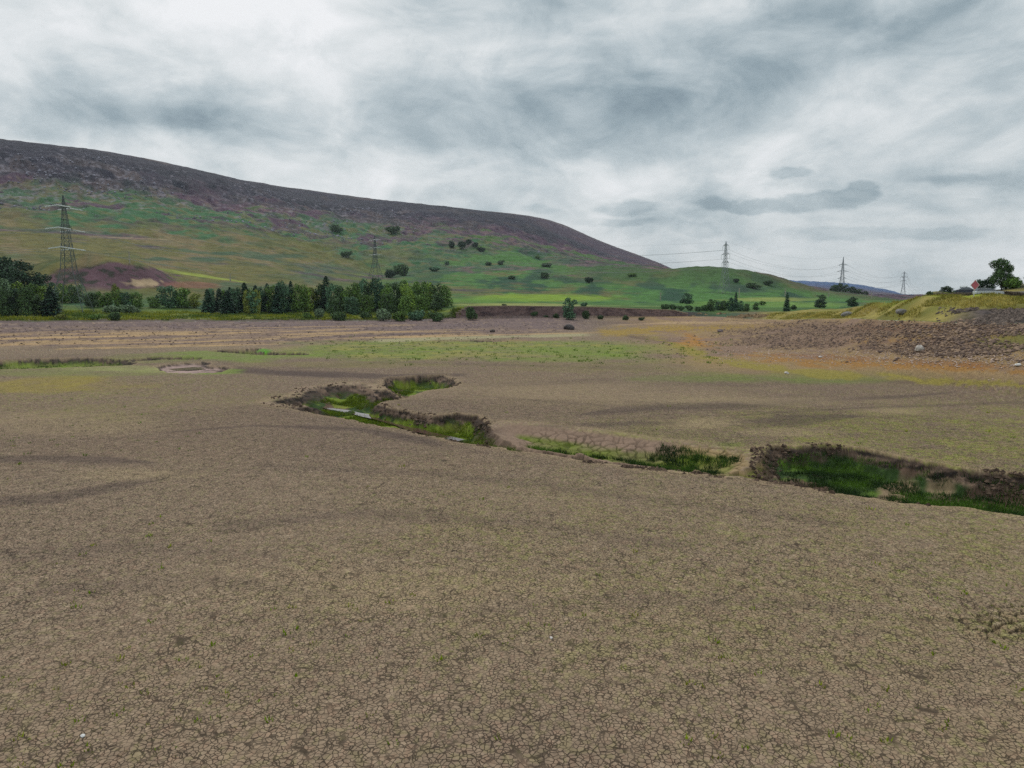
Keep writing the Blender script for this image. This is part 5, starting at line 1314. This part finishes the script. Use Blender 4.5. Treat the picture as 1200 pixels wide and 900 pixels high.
# small dark cumulus with defined edges
def puffs(lst, depth):
    global acc
    pf = None
    for q in lst:
        b_ = blob(*q); pf = b_ if pf is None else mth('ADD', pf, b_)
    pf = mth('MULTIPLY_ADD', mth('SUBTRACT', nU, 0.5), 1.1, pf)
    r_ = n.new('ShaderNodeMapRange'); r_.interpolation_type = 'SMOOTHSTEP'; r_.inputs[1].default_value = 0.34; r_.inputs[2].default_value = 0.72; l.new(pf, r_.inputs[0])
    acc = mth('MULTIPLY_ADD', mth('MULTIPLY', r_.outputs[0], front), -depth, acc)
puffs([(928,205,40,9,.9),(960,238,62,13,1.0),(1010,222,26,14,.9),(876,240,30,8,.9),(828,238,26,12,.8),(735,243,44,11,.9)], 0.26)
puffs([(725,262,66,8,.9),(820,269,28,9,.9),(985,274,95,9,.9),(1115,214,85,9,.7),(1120,273,60,9,.8),(640,250,40,6,.6)], 0.15)
hz = mth('MULTIPLY', mth('EXPONENT', mth('MULTIPLY', mth('ABSOLUTE', Z), -9.0)), 0.24)
val = mth('ADD', mth('ADD', acc, hz), 0.61, clamp=True)
cr = n.new('ShaderNodeValToRGB'); el = cr.color_ramp.elements
el[0].position = 0.0; el[0].color = (*lin(118, 136, 146), 1); el[1].position = 1.0; el[1].color = (*lin(247, 248, 249), 1)
for p_, c_ in ((0.25, (152, 168, 175)), (0.5, (190, 201, 205)), (0.75, (224, 229, 230))):
    e_ = el.new(p_); e_.color = (*lin(*c_), 1)
l.new(val, cr.inputs['Fac'])
# the blue sky itself shows faintly through
sc = n.new('ShaderNodeVectorMath'); sc.operation = 'SCALE'; sc.inputs['Scale'].default_value = 0.08; l.new(skyt.outputs[0], sc.inputs[0])
mxn = n.new('ShaderNodeMix'); mxn.data_type = 'RGBA'; mxn.inputs[0].default_value = 0.93; l.new(sc.outputs[0], mxn.inputs[6]); l.new(cr.outputs['Color'], mxn.inputs[7])
l.new(mxn.outputs[2], bg.inputs['Color']); bg.inputs['Strength'].default_value = 1.0

sun = bpy.data.lights.new('sun', 'SUN'); sun.energy = 1.5; sun.angle = R(11); sun.color = (1.0, 0.96, 0.90)
so = bpy.data.objects.new('sun', sun); COL.objects.link(so)
dv = Vector((math.sin(SUN_AZ) * math.cos(SUN_EL), math.cos(SUN_AZ) * math.cos(SUN_EL), math.sin(SUN_EL)))
so.rotation_euler = dv.to_track_quat('Z', 'Y').to_euler(); so.location = (0, 0, 300)

HAZE = 6.0e-5
mb = MB(); mb.box((0, 0, 225), (13400, 13400, 470)); 
m = bpy.data.materials.new('haze'); m.use_nodes = True; mn = m.node_tree.nodes; ml = m.node_tree.links
mn.remove(mn['Principled BSDF']); pv = mn.new('ShaderNodeVolumePrincipled'); pv.inputs['Color'].default_value = (0.78, 0.88, 1.0, 1); pv.inputs['Density'].default_value = HAZE; pv.inputs['Anisotropy'].default_value = 0.1
ml.new(pv.outputs[0], mn['Material Output'].inputs['Volume'])
hz_o = mb.build('haze', m); tag(hz_o, 'thin pale air between the viewer and the far hills', 'haze', kind='stuff')

cam = bpy.data.cameras.new('camera'); co = bpy.data.objects.new('camera', cam); COL.objects.link(co); S.camera = co
cam.sensor_width = 36; cam.lens = 36 * F / 1200; cam.clip_end = 30000; cam.clip_start = 0.3
co.location = (0, 0, CAMH); co.rotation_euler = (math.pi / 2 - PITCH, 0, 0)
S.view_settings.view_transform = 'Standard'; S.view_settings.look = 'None'; S.view_settings.gamma = 1; S.view_settings.exposure = 0; S.view_settings.use_curve_mapping = False
S.cycles.use_denoising = False; S.cycles.max_bounces = 6; S.cycles.diffuse_bounces = 2; S.cycles.volume_bounces = 0
S.cycles.use_adaptive_sampling = True
